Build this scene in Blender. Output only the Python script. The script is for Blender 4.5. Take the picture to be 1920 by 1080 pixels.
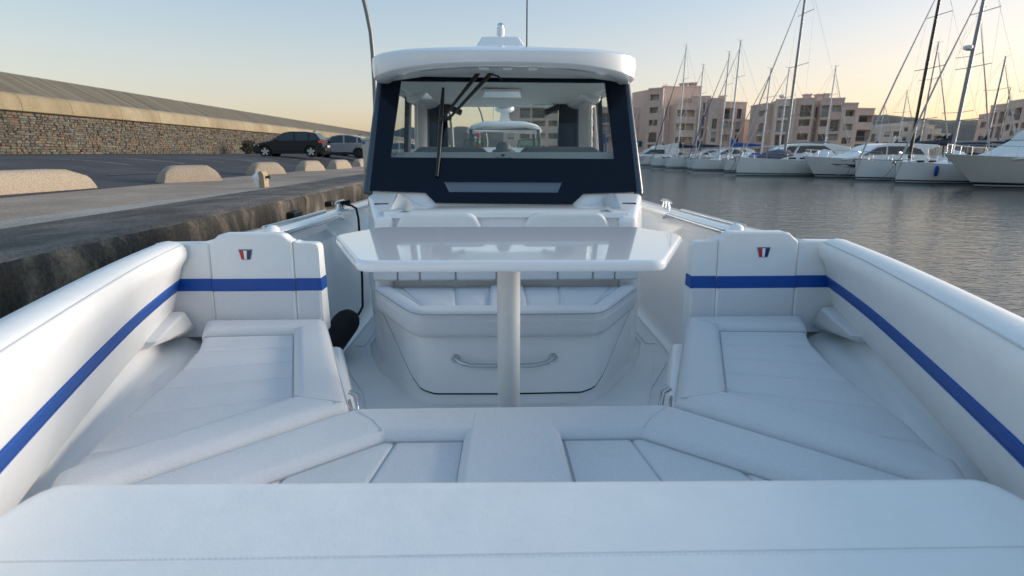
import bpy, math, random
from mathutils import Vector, Matrix, noise as mnoise
R = math.radians
random.seed(7)
for o in list(bpy.data.objects): bpy.data.objects.remove(o)
SC = bpy.context.scene
COL = SC.collection

# ---------------------------------------------------------------- camera, sky, sun, exposure
CAM_X, CAM_Z, FPX = -0.04, 1.30, 960.0
PITCH = math.atan(253 / 960.0); YAW = math.atan(23 / 960.0)
cam = bpy.data.cameras.new('camera'); cam_o = bpy.data.objects.new('camera', cam); COL.objects.link(cam_o)
cam_o.location = (CAM_X, 0, CAM_Z)
cam_o.rotation_euler = (R(90) - PITCH, 0, -YAW)
cam.sensor_width = 36; cam.lens = 18.0; cam.clip_start = 0.02; cam.clip_end = 9000
cam.dof.use_dof = True; cam.dof.focus_distance = 2.7; cam.dof.aperture_fstop = 3.6
SC.camera = cam_o
SUN_AZ, SUN_EL = R(78), R(7.0)          # azimuth from +Y towards +X; a sun just above the horizon behind thin haze
world = bpy.data.worlds.new('World'); SC.world = world; world.use_nodes = True
wn = world.node_tree; bg = wn.nodes['Background']
sky = wn.nodes.new('ShaderNodeTexSky'); sky.sky_type = 'NISHITA'; sky.sun_disc = False
sky.sun_elevation = SUN_EL; sky.sun_rotation = SUN_AZ
sky.air_density = 1.0; sky.dust_density = 2.8; sky.ozone_density = 3.6; sky.altitude = 0
gm = wn.nodes.new('ShaderNodeGamma'); gm.inputs[1].default_value = 0.36      # evens the sky out, as in the photograph
wn.links.new(sky.outputs[0], gm.inputs[0])
# warm band of evening haze low down, the same all the way round the horizon
wtc = wn.nodes.new('ShaderNodeTexCoord'); wsp = wn.nodes.new('ShaderNodeSeparateXYZ'); wmr = wn.nodes.new('ShaderNodeMapRange'); wmr.interpolation_type = 'SMOOTHSTEP'
wmr.inputs[1].default_value = -0.05; wmr.inputs[2].default_value = 0.40
wmx = wn.nodes.new('ShaderNodeMix'); wmx.data_type = 'RGBA'; wmx.inputs[6].default_value = (1.58, 1.24, 0.98, 1); wmx.inputs[7].default_value = (0.95, 1.0, 1.05, 1)
wml = wn.nodes.new('ShaderNodeMix'); wml.data_type = 'RGBA'; wml.blend_type = 'MULTIPLY'; wml.inputs[0].default_value = 1.0
wn.links.new(wtc.outputs['Generated'], wsp.inputs[0]); wn.links.new(wsp.outputs[2], wmr.inputs[0]); wn.links.new(wmr.outputs[0], wmx.inputs[0])
wn.links.new(gm.outputs[0], wml.inputs[6]); wn.links.new(wmx.outputs[2], wml.inputs[7]); hsv = wn.nodes.new('ShaderNodeHueSaturation'); hsv.inputs['Saturation'].default_value = 1.18; wn.links.new(wml.outputs[2], hsv.inputs['Color']); wn.links.new(hsv.outputs[0], bg.inputs[0])
bg.inputs[1].default_value = 0.15
sun = bpy.data.lights.new('sun', 'SUN'); sun.energy = 1.5; sun.angle = R(30); sun.color = (1.0, 0.88, 0.76)
sun_o = bpy.data.objects.new('sun', sun); COL.objects.link(sun_o)
sd = Vector((math.sin(SUN_AZ) * math.cos(SUN_EL), math.cos(SUN_AZ) * math.cos(SUN_EL), math.sin(SUN_EL)))
sun_o.rotation_euler = sd.to_track_quat('Z', 'Y').to_euler()
SC.view_settings.view_transform = 'Standard'; SC.view_settings.look = 'None'
SC.view_settings.gamma = 1.0; SC.view_settings.exposure = 1.90
SC.view_settings.use_curve_mapping = False

# ---------------------------------------------------------------- measuring helper: a point of the photograph at a known distance or height
_c, _s, _cy, _sy = math.cos(PITCH), math.sin(PITCH), math.cos(YAW), math.sin(YAW)
def ray(u, v):
    X = (u - 960) / FPX; Y = (540 - v) / FPX
    fw = _c + Y * _s; up = -_s + Y * _c
    return Vector((X * _cy + fw * _sy, -X * _sy + fw * _cy, up))
def at(u, v, y=None, z=None):
    r = ray(u, v)
    t = y / r.y if y is not None else (z - CAM_Z) / r.z
    return Vector((CAM_X, 0, CAM_Z)) + r * t
WATER = -0.90; QUAY = 0.65

# ---------------------------------------------------------------- materials
MATS = {}
def mat(name, col, rough=0.5, metal=0.0, spec=0.5, coat=0.0, var=None, bump=None, bump2=None, sheen=0.0, stretch=None, col2=None):
    m = bpy.data.materials.new(name); m.use_nodes = True; MATS[name] = m
    nt = m.node_tree; b = nt.nodes['Principled BSDF']
    b.inputs['Base Color'].default_value = (*col, 1); b.inputs['Roughness'].default_value = rough
    b.inputs['Metallic'].default_value = metal; b.inputs['Specular IOR Level'].default_value = spec
    b.inputs['Coat Weight'].default_value = coat; b.inputs['Coat Roughness'].default_value = 0.06
    tc = nt.nodes.new('ShaderNodeTexCoord'); src = tc.outputs['Object']
    if stretch:
        mp = nt.nodes.new('ShaderNodeMapping'); mp.inputs['Scale'].default_value = stretch
        nt.links.new(src, mp.inputs[0]); src = mp.outputs[0]
    if var:
        n = nt.nodes.new('ShaderNodeTexNoise'); n.inputs['Scale'].default_value = var[0]; n.inputs['Detail'].default_value = 6
        n.inputs['Roughness'].default_value = 0.65
        rp = nt.nodes.new('ShaderNodeMapRange'); rp.inputs[1].default_value = 0.28; rp.inputs[2].default_value = 0.72
        mx = nt.nodes.new('ShaderNodeMix'); mx.data_type = 'RGBA'
        c2 = col2 or tuple(min(1, q * (1 + var[1])) for q in col)
        c1 = col if col2 else tuple(q * (1 - var[1]) for q in col)
        mx.inputs[6].default_value = (*c1, 1); mx.inputs[7].default_value = (*c2, 1)
        nt.links.new(src, n.inputs[0]); nt.links.new(n.outputs[0], rp.inputs[0])
        nt.links.new(rp.outputs[0], mx.inputs[0]); nt.links.new(mx.outputs[2], b.inputs['Base Color'])
    prev = None
    for bp in (bump, bump2):
        if not bp: continue
        if bp[0] == 'vor':
            n = nt.nodes.new('ShaderNodeTexVoronoi'); n.inputs['Scale'].default_value = bp[1]
        elif bp[0] == 'weave':
            n = nt.nodes.new('ShaderNodeTexChecker'); n.inputs['Scale'].default_value = bp[1]
            n.inputs[1].default_value = (1, 1, 1, 1); n.inputs[2].default_value = (0, 0, 0, 1)
        else:
            n = nt.nodes.new('ShaderNodeTexNoise'); n.inputs['Scale'].default_value = bp[1]; n.inputs['Detail'].default_value = 5
        bm_ = nt.nodes.new('ShaderNodeBump'); bm_.inputs['Strength'].default_value = bp[2]; bm_.inputs['Distance'].default_value = bp[3]
        nt.links.new(src, n.inputs[0]); nt.links.new(n.outputs[1 if bp[0] == 'weave' else 0], bm_.inputs['Height'])
        if prev: nt.links.new(prev.outputs[0], bm_.inputs['Normal'])
        prev = bm_
    if prev: nt.links.new(prev.outputs[0], b.inputs['Normal'])
    return m
def glass(name, tint=(0.94, 0.965, 0.96), k=0.55):
    m = bpy.data.materials.new(name); m.use_nodes = True; MATS[name] = m
    nt = m.node_tree; nt.nodes.remove(nt.nodes['Principled BSDF']); out = nt.nodes['Material Output']
    tr = nt.nodes.new('ShaderNodeBsdfTransparent'); tr.inputs[0].default_value = (*tint, 1)
    gl = nt.nodes.new('ShaderNodeBsdfGlossy'); gl.inputs['Roughness'].default_value = 0.02
    lw = nt.nodes.new('ShaderNodeLayerWeight'); lw.inputs[0].default_value = 0.5
    pw = nt.nodes.new('ShaderNodeMath'); pw.operation = 'POWER'; pw.inputs[1].default_value = 5.0
    ma = nt.nodes.new('ShaderNodeMath'); ma.operation = 'MULTIPLY_ADD'; ma.inputs[1].default_value = k; ma.inputs[2].default_value = 0.03
    mx = nt.nodes.new('ShaderNodeMixShader')
    nt.links.new(lw.outputs['Facing'], pw.inputs[0]); nt.links.new(pw.outputs[0], ma.inputs[0]); nt.links.new(ma.outputs[0], mx.inputs[0])
    nt.links.new(tr.outputs[0], mx.inputs[1]); nt.links.new(gl.outputs[0], mx.inputs[2])
    nt.links.new(mx.outputs[0], out.inputs[0]); return m

gelcoat = mat('gelcoat', (0.87, 0.88, 0.88), 0.20, coat=0.5, var=(3, 0.015), bump=('noise', 2.2, 0.05, 0.01))
deckgel = mat('deck_gelcoat', (0.84, 0.86, 0.86), 0.42, var=(6, 0.03), bump=('vor', 420, 0.25, 0.001))
tablegel = mat('table_gelcoat', (0.84, 0.85, 0.87), 0.02, spec=0.6, coat=0.5)
vinyl = mat('white_vinyl', (0.81, 0.82, 0.81), 0.45, var=(9, 0.03), bump=('vor', 420, 0.25, 0.0012), bump2=('noise', 6, 0.35, 0.012))
fabric = mat('woven_vinyl', (0.73, 0.75, 0.77), 0.65, var=(160, 0.07), bump=('weave', 260, 0.6, 0.002), bump2=('noise', 6, 0.45, 0.014))
bluev = mat('blue_vinyl', (0.002, 0.068, 0.33), 0.5, var=(20, 0.06), bump=('vor', 500, 0.15, 0.001))
stitch = mat('stitching', (0.58, 0.60, 0.62), 0.8)
pipe_crease_m = mat('piping_and_crease_grey', (0.40, 0.42, 0.45), 0.7)  # seat edge piping, and the shade drawn into the insert grooves
bluestitch = mat('blue_stitching', (0.05, 0.16, 0.55), 0.8)
navy = mat('navy_glass', (0.0025, 0.007, 0.018), 0.10, spec=0.22)
navyp = mat('navy_pillar', (0.035, 0.055, 0.085), 0.25, spec=0.6)
navyv = mat('vent_grey', (0.13, 0.18, 0.23), 0.45)
steel = mat('stainless', (0.62, 0.64, 0.66), 0.14, metal=1.0)
alu = mat('anodised_pedestal', (0.66, 0.66, 0.64), 0.42, metal=0.1, var=(40, 0.03))
black = mat('black_plastic', (0.008, 0.009, 0.011), 0.4)
blackcloth = mat('black_cloth', (0.006, 0.007, 0.009), 0.85, bump=('vor', 300, 0.4, 0.002))
dash = mat('dash_grey', (0.33, 0.35, 0.35), 0.6, var=(12, 0.05))
dashd = mat('dash_dark', (0.10, 0.115, 0.125), 0.6)
gap = mat('gasket_black', (0.02, 0.022, 0.025), 0.7)
shadowgrey = mat('liner_grey', (0.60, 0.62, 0.62), 0.35)
clear = glass('window_glass'); sideglass = glass('side_window_glass', (0.95, 0.97, 0.965), 0.3); tealg = glass('teal_glass', (0.55, 0.80, 0.76))
darkglass = mat('dark_glass', (0.015, 0.02, 0.024), 0.05, spec=0.7)
redm = mat('red_enamel', (0.55, 0.012, 0.015), 0.3); whitem = mat('white_enamel', (0.85, 0.85, 0.85), 0.3)
navye = mat('navy_enamel', (0.008, 0.02, 0.11), 0.3)

# ---------------------------------------------------------------- mesh helpers
def mesh_of(name, V, F, mats, fm=None, smooth=None, uvs=None):
    me = bpy.data.meshes.new(name); me.from_pydata([tuple(v) for v in V], [], F)
    for m in (mats if isinstance(mats, (list, tuple)) else [mats]): me.materials.append(m)
    if fm: me.polygons.foreach_set('material_index', fm)
    me.update()
    if smooth is not None:
        me.polygons.foreach_set('use_smooth', [True] * len(me.polygons)); me.set_sharp_from_angle(angle=R(smooth))
    return me
def link(o, parent=None, world_coords=True):
    COL.objects.link(o)
    if parent:
        o.parent = parent
        if world_coords:
            loc = Vector(parent.location) if parent.parent is None else Vector((0, 0, 0))
            o.matrix_parent_inverse = Matrix.Translation(-loc)
    return o
def fix_normals(me):
    import bmesh
    b = bmesh.new(); b.from_mesh(me); bmesh.ops.recalc_face_normals(b, faces=b.faces); b.to_mesh(me); b.free()
def part(name, VF, m, parent=None, smooth=None, bevel=0, seg=3, wc=True, fm=None, solid=0, kind=None, label=None):
    V, F = VF[0], VF[1]
    me = mesh_of(name, V, F, m, fm); fix_normals(me)
    if smooth is not None:
        me.polygons.foreach_set('use_smooth', [True] * len(me.polygons)); me.set_sharp_from_angle(angle=R(smooth))
    o = bpy.data.objects.new(name, me); link(o, parent, wc)
    if solid:
        s = o.modifiers.new('solid', 'SOLIDIFY'); s.thickness = solid; s.offset = 0
    if bevel:
        b = o.modifiers.new('bevel', 'BEVEL'); b.width = bevel; b.segments = seg; b.limit_method = 'ANGLE'; b.angle_limit = R(28)
        me.polygons.foreach_set('use_smooth', [True] * len(me.polygons))
        w = o.modifiers.new('wn', 'WEIGHTED_NORMAL'); w.keep_sharp = True
    if kind: o['kind'] = kind
    if label: o['label'] = label
    return o
def empty(name, loc, label, cat, group=None):
    o = bpy.data.objects.new(name, None); o.location = loc; o.empty_display_size = 0.2; COL.objects.link(o)
    return tag(o, label, cat, group)
def tag(o, label, cat, group=None):
    o['label'] = label; o['category'] = cat
    if group: o['group'] = group
    return o
def box(x0, x1, y0, y1, z0, z1):
    V = [(x0, y0, z0), (x1, y0, z0), (x1, y1, z0), (x0, y1, z0), (x0, y0, z1), (x1, y0, z1), (x1, y1, z1), (x0, y1, z1)]
    return V, [(0, 3, 2, 1), (4, 5, 6, 7), (0, 1, 5, 4), (1, 2, 6, 5), (2, 3, 7, 6), (3, 0, 4, 7)]
def join(*VFs):
    V, F = [], []
    for v, f in VFs:
        n = len(V); V += list(v); F += [tuple(i + n for i in q) for q in f]
    return V, F
def joinm(*VFs):          # (V, F, material index) triples
    V, F, M = [], [], []
    for v, f, mi in VFs:
        n = len(V); V += list(v); F += [tuple(i + n for i in q) for q in f]; M += [mi] * len(f)
    return V, F, M
def prism(poly, a0, a1, axis='z'):
    n = len(poly)
    def p(q, h): return {'z': (q[0], q[1], h), 'y': (q[0], h, q[1]), 'x': (h, q[0], q[1])}[axis]
    V = [p(q, a0) for q in poly] + [p(q, a1) for q in poly]
    F = [tuple(range(n))[::-1], tuple(range(n, 2 * n))] + [(i, (i + 1) % n, n + (i + 1) % n, n + i) for i in range(n)]
    return V, F
def prism2(polyA, polyB):  # two 3-D rings of equal length
    n = len(polyA); V = list(polyA) + list(polyB)
    return V, [tuple(range(n))[::-1], tuple(range(n, 2 * n))] + [(i, (i + 1) % n, n + (i + 1) % n, n + i) for i in range(n)]
def loft(rings, closed=True, cap=True):
    n = len(rings[0]); V = [p for r in rings for p in r]; F = []
    for k in range(len(rings) - 1):
        for i in range(n if closed else n - 1):
            j = (i + 1) % n; F.append((k * n + i, k * n + j, (k + 1) * n + j, (k + 1) * n + i))
    if cap and closed:
        F.append(tuple(range(n))[::-1]); F.append(tuple((len(rings) - 1) * n + i for i in range(n)))
    return V, F
def tube(pts, r, n=8, cap=True):
    pts = [Vector(p) for p in pts]; rs = r if isinstance(r, (list, tuple)) else [r] * len(pts)
    rings = []; up = None
    for i, p in enumerate(pts):
        d = (pts[min(i + 1, len(pts) - 1)] - pts[max(i - 1, 0)]).normalized()
        if up is None:
            up = Vector((0, 0, 1)) if abs(d.z) < 0.9 else Vector((1, 0, 0))
        a = d.cross(up).normalized(); b = a.cross(d).normalized(); up = b
        rings.append([p + (a * math.cos(t) + b * math.sin(t)) * rs[i] for t in [2 * math.pi * k / n for k in range(n)]])
    return loft(rings, True, cap)
def lathe(prof, n=20, c=(0, 0, 0), axis='z'):
    rings = []
    for r, h in prof:
        ring = []
        for k in range(n):
            t = 2 * math.pi * k / n; a, b = r * math.cos(t), r * math.sin(t)
            p = {'z': (a, b, h), 'y': (a, h, b), 'x': (h, a, b)}[axis]
            ring.append((p[0] + c[0], p[1] + c[1], p[2] + c[2]))
        rings.append(ring)
    return loft(rings)
def xf(VF, M):
    return [M @ Vector(v) for v in VF[0]], VF[1]
def clip(poly, a, b, c):   # keep a*x + b*y <= c
    out = []
    for i in range(len(poly)):
        p, q = poly[i], poly[(i + 1) % len(poly)]
        dp, dq = a * p[0] + b * p[1] - c, a * q[0] + b * q[1] - c
        if dp <= 0: out.append(p)
        if dp * dq < 0:
            t = dp / (dp - dq); out.append((p[0] + t * (q[0] - p[0]), p[1] + t * (q[1] - p[1])))
    return out
def rounded(poly, r, n=4):
    out = []
    for i in range(len(poly)):
        p0, p, p1 = Vector(poly[i - 1]), Vector(poly[i]), Vector(poly[(i + 1) % len(poly)])
        rr = min(r, (p0 - p).length * 0.45, (p1 - p).length * 0.45)
        a = p + (p0 - p).normalized() * rr; b = p + (p1 - p).normalized() * rr
        for k in range(n + 1):
            t = k / n; q = a * (1 - t) ** 2 + p * 2 * t * (1 - t) + b * t * t; out.append((q.x, q.y))
    return out
def interp(tab, y):
    if y <= tab[0][0]: return tab[0][1]
    for (a, va), (b, vb) in zip(tab, tab[1:]):
        if y <= b: return va + (vb - va) * (y - a) / (b - a)
    return tab[-1][1]
def smooth_tab(tab, y):    # gentle Catmull-style interpolation
    ys = [t[0] for t in tab]; h = 0.18
    return (interp(tab, y - h) + 2 * interp(tab, y) + interp(tab, y + h)) / 4
def text_mesh(body, size):
    cu = bpy.data.curves.new('lettering', 'FONT'); cu.body = body; cu.size = size; cu.align_x = 'CENTER'; cu.extrude = 0.0006
    o = bpy.data.objects.new('lettering', cu); COL.objects.link(o)
    bpy.context.view_layer.update()
    me = bpy.data.meshes.new_from_object(o.evaluated_get(bpy.context.evaluated_depsgraph_get()))
    bpy.data.objects.remove(o); return me
def clean(poly, eps=.02):
    out = []
    for p in poly:
        if not out or (Vector(p) - Vector(out[-1])).length > eps: out.append(p)
    while len(out) > 3 and (Vector(out[0]) - Vector(out[-1])).length < eps: out.pop()
    return out
def offset(poly, d):     # move every edge of a counter-clockwise outline inwards by d
    n = len(poly); out = []
    for i in range(n):
        p0, p, p1 = Vector(poly[i - 1]), Vector(poly[i]), Vector(poly[(i + 1) % n])
        a, b_ = (p - p0).normalized(), (p1 - p).normalized()
        na, nb = Vector((-a.y, a.x)), Vector((-b_.y, b_.x)); m_ = na + nb
        k = d / max(.35, 1 + na.dot(nb)); q_ = p + m_ * k; out.append((q_.x, q_.y))
    return out
def pad(name, poly, z0, z1, parent, m, rx=.05, rz=.03, dome=.004, steps=6, r=0.012, label=None):
    """an upholstered pad: outline rounded over towards the top, slightly domed"""
    poly = clean(poly)
    if sum(poly[i - 1][0] * poly[i][1] - poly[i][0] * poly[i - 1][1] for i in range(len(poly))) < 0: poly = poly[::-1]
    ring = lambda d, z: [(x, y, z) for x, y in rounded(offset(poly, d), r, 4)]
    rings = [ring(0, z0), ring(0, z1 - rz)]
    for k in range(1, steps + 1):
        t = math.pi / 2 * k / steps; rings.append(ring(rx * (1 - math.cos(t)), z1 - rz + rz * math.sin(t)))
    if dome: rings.append(ring(rx * 1.25, z1 + dome))
    return part(name, loft(rings), m, parent, smooth=50, label=label)
def mirror(VF, s): return ([(s * v[0], v[1], v[2]) for v in VF[0]], VF[1])


# ================================================================ THE SETTING
def struct(o): o['kind'] = 'structure'; return o
def nodes_mat(name):
    m = bpy.data.materials.new(name); m.use_nodes = True; MATS[name] = m
    return m, m.node_tree, m.node_tree.nodes['Principled BSDF']
# water
wm, nt, b = nodes_mat('harbour_water')
b.inputs['Base Color'].default_value = (0.020, 0.030, 0.030, 1); b.inputs['Roughness'].default_value = 0.03; b.inputs['IOR'].default_value = 1.333
tc = nt.nodes.new('ShaderNodeTexCoord'); prev = None
for sc, st, dist, rot in (((1.2, 2.9, 1), 1.0, 0.020, 0.35), ((4.0, 10.0, 1), 1.0, 0.015, 0.15), ((0.15, 0.35, 1), 1.0, 0.015, 0.6)):
    mp = nt.nodes.new('ShaderNodeMapping'); mp.inputs['Scale'].default_value = sc; mp.inputs['Rotation'].default_value = (0, 0, rot)
    n = nt.nodes.new('ShaderNodeTexNoise'); n.inputs['Scale'].default_value = 1.0; n.inputs['Detail'].default_value = 3; n.inputs['Distortion'].default_value = 0.6
    bm_ = nt.nodes.new('ShaderNodeBump'); bm_.inputs['Strength'].default_value = st; bm_.inputs['Distance'].default_value = dist
    nt.links.new(tc.outputs['Object'], mp.inputs[0]); nt.links.new(mp.outputs[0], n.inputs[0]); nt.links.new(n.outputs[0], bm_.inputs['Height'])
    if prev: nt.links.new(prev.outputs[0], bm_.inputs['Normal'])
    prev = bm_
nt.links.new(prev.outputs[0], b.inputs['Normal'])
struct(part('water', ([(-4000, -2500, WATER), (4000, -2500, WATER), (4000, 5000, WATER), (-4000, 5000, WATER)], [(0, 1, 2, 3)]), wm))

# quay: concrete coping, walkway, car park
def blotch(name, cols, scale, rough=0.85, bump=None, stretch=(1, 1, 1), pos=(0.35, 0.5, 0.62)):
    m, nt, b = nodes_mat(name); b.inputs['Roughness'].default_value = rough; b.inputs['Specular IOR Level'].default_value = 0.3
    tc = nt.nodes.new('ShaderNodeTexCoord'); mp = nt.nodes.new('ShaderNodeMapping'); mp.inputs['Scale'].default_value = stretch
    n = nt.nodes.new('ShaderNodeTexNoise'); n.inputs['Scale'].default_value = scale; n.inputs['Detail'].default_value = 9; n.inputs['Roughness'].default_value = 0.68
    rp = nt.nodes.new('ShaderNodeValToRGB'); el = rp.color_ramp.elements
    while len(el) < len(cols): el.new(0.5)
    for e, p, c in zip(el, pos, cols): e.position = p; e.color = (*c, 1)
    nt.links.new(tc.outputs['Object'], mp.inputs[0]); nt.links.new(mp.outputs[0], n.inputs[0]); nt.links.new(n.outputs[0], rp.inputs[0])
    g = nt.nodes.new('ShaderNodeTexNoise'); g.inputs['Scale'].default_value = 34; g.inputs['Detail'].default_value = 6
    mx = nt.nodes.new('ShaderNodeMix'); mx.data_type = 'RGBA'; mx.blend_type = 'OVERLAY'; mx.inputs[0].default_value = 0.8
    nt.links.new(tc.outputs['Object'], g.inputs[0]); nt.links.new(rp.outputs[0], mx.inputs[6]); nt.links.new(g.outputs[0], mx.inputs[7])
    nt.links.new(mx.outputs[2], b.inputs['Base Color'])
    if bump:
        v = nt.nodes.new('ShaderNodeTexNoise'); v.inputs['Scale'].default_value = bump[0]; v.inputs['Detail'].default_value = 7
        bm_ = nt.nodes.new('ShaderNodeBump'); bm_.inputs['Strength'].default_value = bump[1]; bm_.inputs['Distance'].default_value = bump[2]
        nt.links.new(tc.outputs['Object'], v.inputs[0]); nt.links.new(v.outputs[0], bm_.inputs['Height']); nt.links.new(bm_.outputs[0], b.inputs['Normal'])
    return m
coping_m = blotch('coping_aggregate', [(0.075, 0.064, 0.055), (0.125, 0.108, 0.094), (0.20, 0.175, 0.15)], 1.6, bump=(30, 1.0, 0.02), stretch=(1, 0.6, 1))
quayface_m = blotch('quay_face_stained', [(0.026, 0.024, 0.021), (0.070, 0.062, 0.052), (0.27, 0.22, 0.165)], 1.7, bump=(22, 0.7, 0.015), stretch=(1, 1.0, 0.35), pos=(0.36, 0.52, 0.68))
walk_m = blotch('walkway_concrete', [(0.27, 0.205, 0.155), (0.34, 0.262, 0.20), (0.40, 0.315, 0.245)], 0.6, bump=(60, 0.25, 0.004))
band_m = blotch('walkway_band', [(0.30, 0.27, 0.23), (0.38, 0.34, 0.29), (0.42, 0.38, 0.33)], 0.8)
asph_m = blotch('asphalt', [(0.040, 0.038, 0.042), (0.055, 0.053, 0.057), (0.078, 0.074, 0.076)], 0.35, bump=(90, 0.4, 0.006))
line_m = blotch('worn_line_paint', [(0.10, 0.10, 0.10), (0.26, 0.26, 0.26), (0.42, 0.42, 0.42)], 2.0)
Y0, Y1 = -25.0, 330.0
def rough_edge(n0, n1, step, f):
    return [f(n0 + i * step) for i in range(int((n1 - n0) / step) + 1)]
# coping: stones of cast concrete, each about 5.6 m, with an eroded rounded edge
quay = struct(part('quay', box(-60, -4.47, Y0, Y1, -6, QUAY - 0.10), walk_m))
yy = -8.0
while yy < 75:
    ln = random.uniform(5.2, 6.0)
    rings = []
    k = 26 if yy < 30 else 8
    for i in range(k + 1):
        y = yy + 0.012 + (ln - 0.024) * i / k
        nz = lambda a, s_: mnoise.noise(Vector((y * s_, a * 7.1, 3.3)))
        e = 0.010 * nz(1, 1.2) + 0.008 * nz(2, 5)
        pr = [(-4.466, -1.4), (-4.466, QUAY), (-3.45, QUAY + 0.006 * nz(3, 2)), (-3.30 + e, QUAY - 0.004), (-3.235 + e, QUAY - 0.030 + 0.012 * nz(4, 4)),
              (-3.205 + e, QUAY - 0.085), (-3.20 + 0.02 * nz(5, 2), QUAY - 0.25), (-3.215 + 0.03 * nz(6, 1.6), QUAY - 0.60), (-3.20 + 0.03 * nz(7, 1.6), QUAY - 1.1), (-3.20, -1.4)]
        rings.append([(p[0], y, p[1]) for p in pr])
    V, F = loft(rings)
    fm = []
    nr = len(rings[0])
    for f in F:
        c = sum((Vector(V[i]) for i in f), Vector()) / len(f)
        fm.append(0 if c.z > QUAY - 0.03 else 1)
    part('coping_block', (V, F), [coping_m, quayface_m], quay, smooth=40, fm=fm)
    yy += ln
part('coping_block', box(-4.466, -3.2, yy, Y1, -6, QUAY), [coping_m], quay)
for u, v, w in ((547, 400, 0.16), (617, 380, 0.14)):
    p = at(u, v, y=9.0); k = -3.18 / p.x; y = 9.0 * k; z = CAM_Z + (p.z - CAM_Z) * k
    part('rubber_fender_block', box(-3.22, -3.08, y - w, y + w, z - 0.06, z + 0.03), black, quay, bevel=0.02)
part('walkway_band', ([(-5.05, Y0, QUAY - .092), (-4.47, Y0, QUAY - .092), (-4.47, 90, QUAY - .092), (-5.05, 90, QUAY - .092)], [(0, 1, 2, 3)]), band_m, quay) if False else None
struct(part('walkway', box(-7.55, -4.468, Y0, Y1, QUAY - 0.3, QUAY - 0.006), walk_m))
# pale band along the coping: a long tapering strip as in the photograph
struct(part('pale_path_strip', ([(-5.25, 2.0, QUAY - .002), (-4.47, 2.0, QUAY - .002), (-4.47, 11.2, QUAY - .002), (-4.62, 10.6, QUAY - .002), (-4.85, 7.5, QUAY - .002)], [(0, 1, 2, 3, 4)]), band_m))
def zpark(x):
    t = min(1, max(0, (-7.5 - x) / 6.0)); t = t * t * (3 - 2 * t)
    return QUAY - 0.02 + 0.50 * t + max(0, (-13.5 - x)) * 0.0095
xs = [-7.5 - 0.5 * i for i in range(14)] + [-16, -20, -26, -60]
V = []; F = []
ys = [Y0, 0, 10, 20, 30, 45, 60, 90, 140, 330]
for y in ys:
    for x in xs: V.append((x, y, zpark(x)))
n = len(xs)
for i in range(len(ys) - 1):
    for j in range(n - 1): F.append((i * n + j, i * n + j + 1, (i + 1) * n + j + 1, (i + 1) * n + j))
road = struct(part('car_park', (V, F), asph_m, smooth=60))
def paint(x0, x1, y, w=0.12, skew=0.0):
    k = 8; V = []
    for i in range(k + 1):
        x = x0 + (x1 - x0) * i / k; z = zpark(x) + 0.006
        V += [(x, y + skew * i / k - w / 2, z), (x, y + skew * i / k + w / 2, z)]
    part('parking_line', (V, [(2 * i, 2 * i + 1, 2 * i + 3, 2 * i + 2) for i in range(k)]), line_m, road)
for i in range(14):
    paint(-25, -20.2, 16 + 2.6 * i)
    paint(-15.6, -11.0, 16 + 2.6 * i)
for y0 in (13, 19, 25, 31, 37): 
    x = -9.6; part('lane_dash', ([(x - .06, y0, zpark(x) + .008), (x + .06, y0, zpark(x) + .008), (x + .06, y0 + 2.2, zpark(x) + .008), (x - .06, y0 + 2.2, zpark(x) + .008)], [(0, 1, 2, 3)]), line_m, road)

# land on the far side and the hills
land_m = blotch('far_quay_ground', [(0.20, 0.17, 0.145), (0.26, 0.22, 0.19), (0.32, 0.27, 0.23)], 0.2)
struct(part('far_quay', prism([(50, -40), (50, 60), (38, 104), (20, 112), (-3.2, 116), (-3.2, 900), (900, 900), (900, -40)], -6, 0.15), land_m))
hill_m = blotch('hazy_wooded_hillside', [(0.024, 0.034, 0.038), (0.036, 0.048, 0.052), (0.052, 0.064, 0.064)], 0.03, rough=1.0)  # bluish cast of distance haze is mixed into the foliage colours
def hill(name, pts, D, depth):
    # a ridge whose skyline follows the given (pixel x, pixel y) line at distance D
    us = [p[0] for p in pts]; N = 90; rows = 7; V = []; F = []
    for j in range(rows):
        t = j / (rows - 1)
        for i in range(N + 1):
            u = us[0] + (us[-1] - us[0]) * i / N; v = interp(pts, u)
            p = at(u, v, y=D); h = p.z - WATER
            yy = D - depth * (1 - t) ; k = math.sin(t * math.pi / 2)
            jt = 1 + 0.05 * mnoise.noise(Vector((u * .11, t * 5, 1))) + 0.03 * mnoise.noise(Vector((u * .5, t * 9, 2)))
            V.append((p.x * yy / D, yy, WATER + h * k * (jt if t > 0 else 0)))
    n = N + 1
    for j in range(rows - 1):
        for i in range(N): F.append((j * n + i, j * n + i + 1, (j + 1) * n + i + 1, (j + 1) * n + i))
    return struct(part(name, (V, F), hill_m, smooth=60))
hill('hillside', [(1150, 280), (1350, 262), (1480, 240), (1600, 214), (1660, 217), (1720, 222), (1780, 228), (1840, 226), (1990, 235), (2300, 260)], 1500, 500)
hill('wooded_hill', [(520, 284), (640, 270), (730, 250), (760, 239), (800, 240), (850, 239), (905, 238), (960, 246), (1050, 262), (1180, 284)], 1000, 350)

# ================================================================ THE BOAT THE CAMERA SITS ON
boat = empty('motorboat', (0, 3.0, WATER), 'white motorboat with cushioned bow lounge, navy windscreen and hardtop cabin', 'motorboat')
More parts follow.
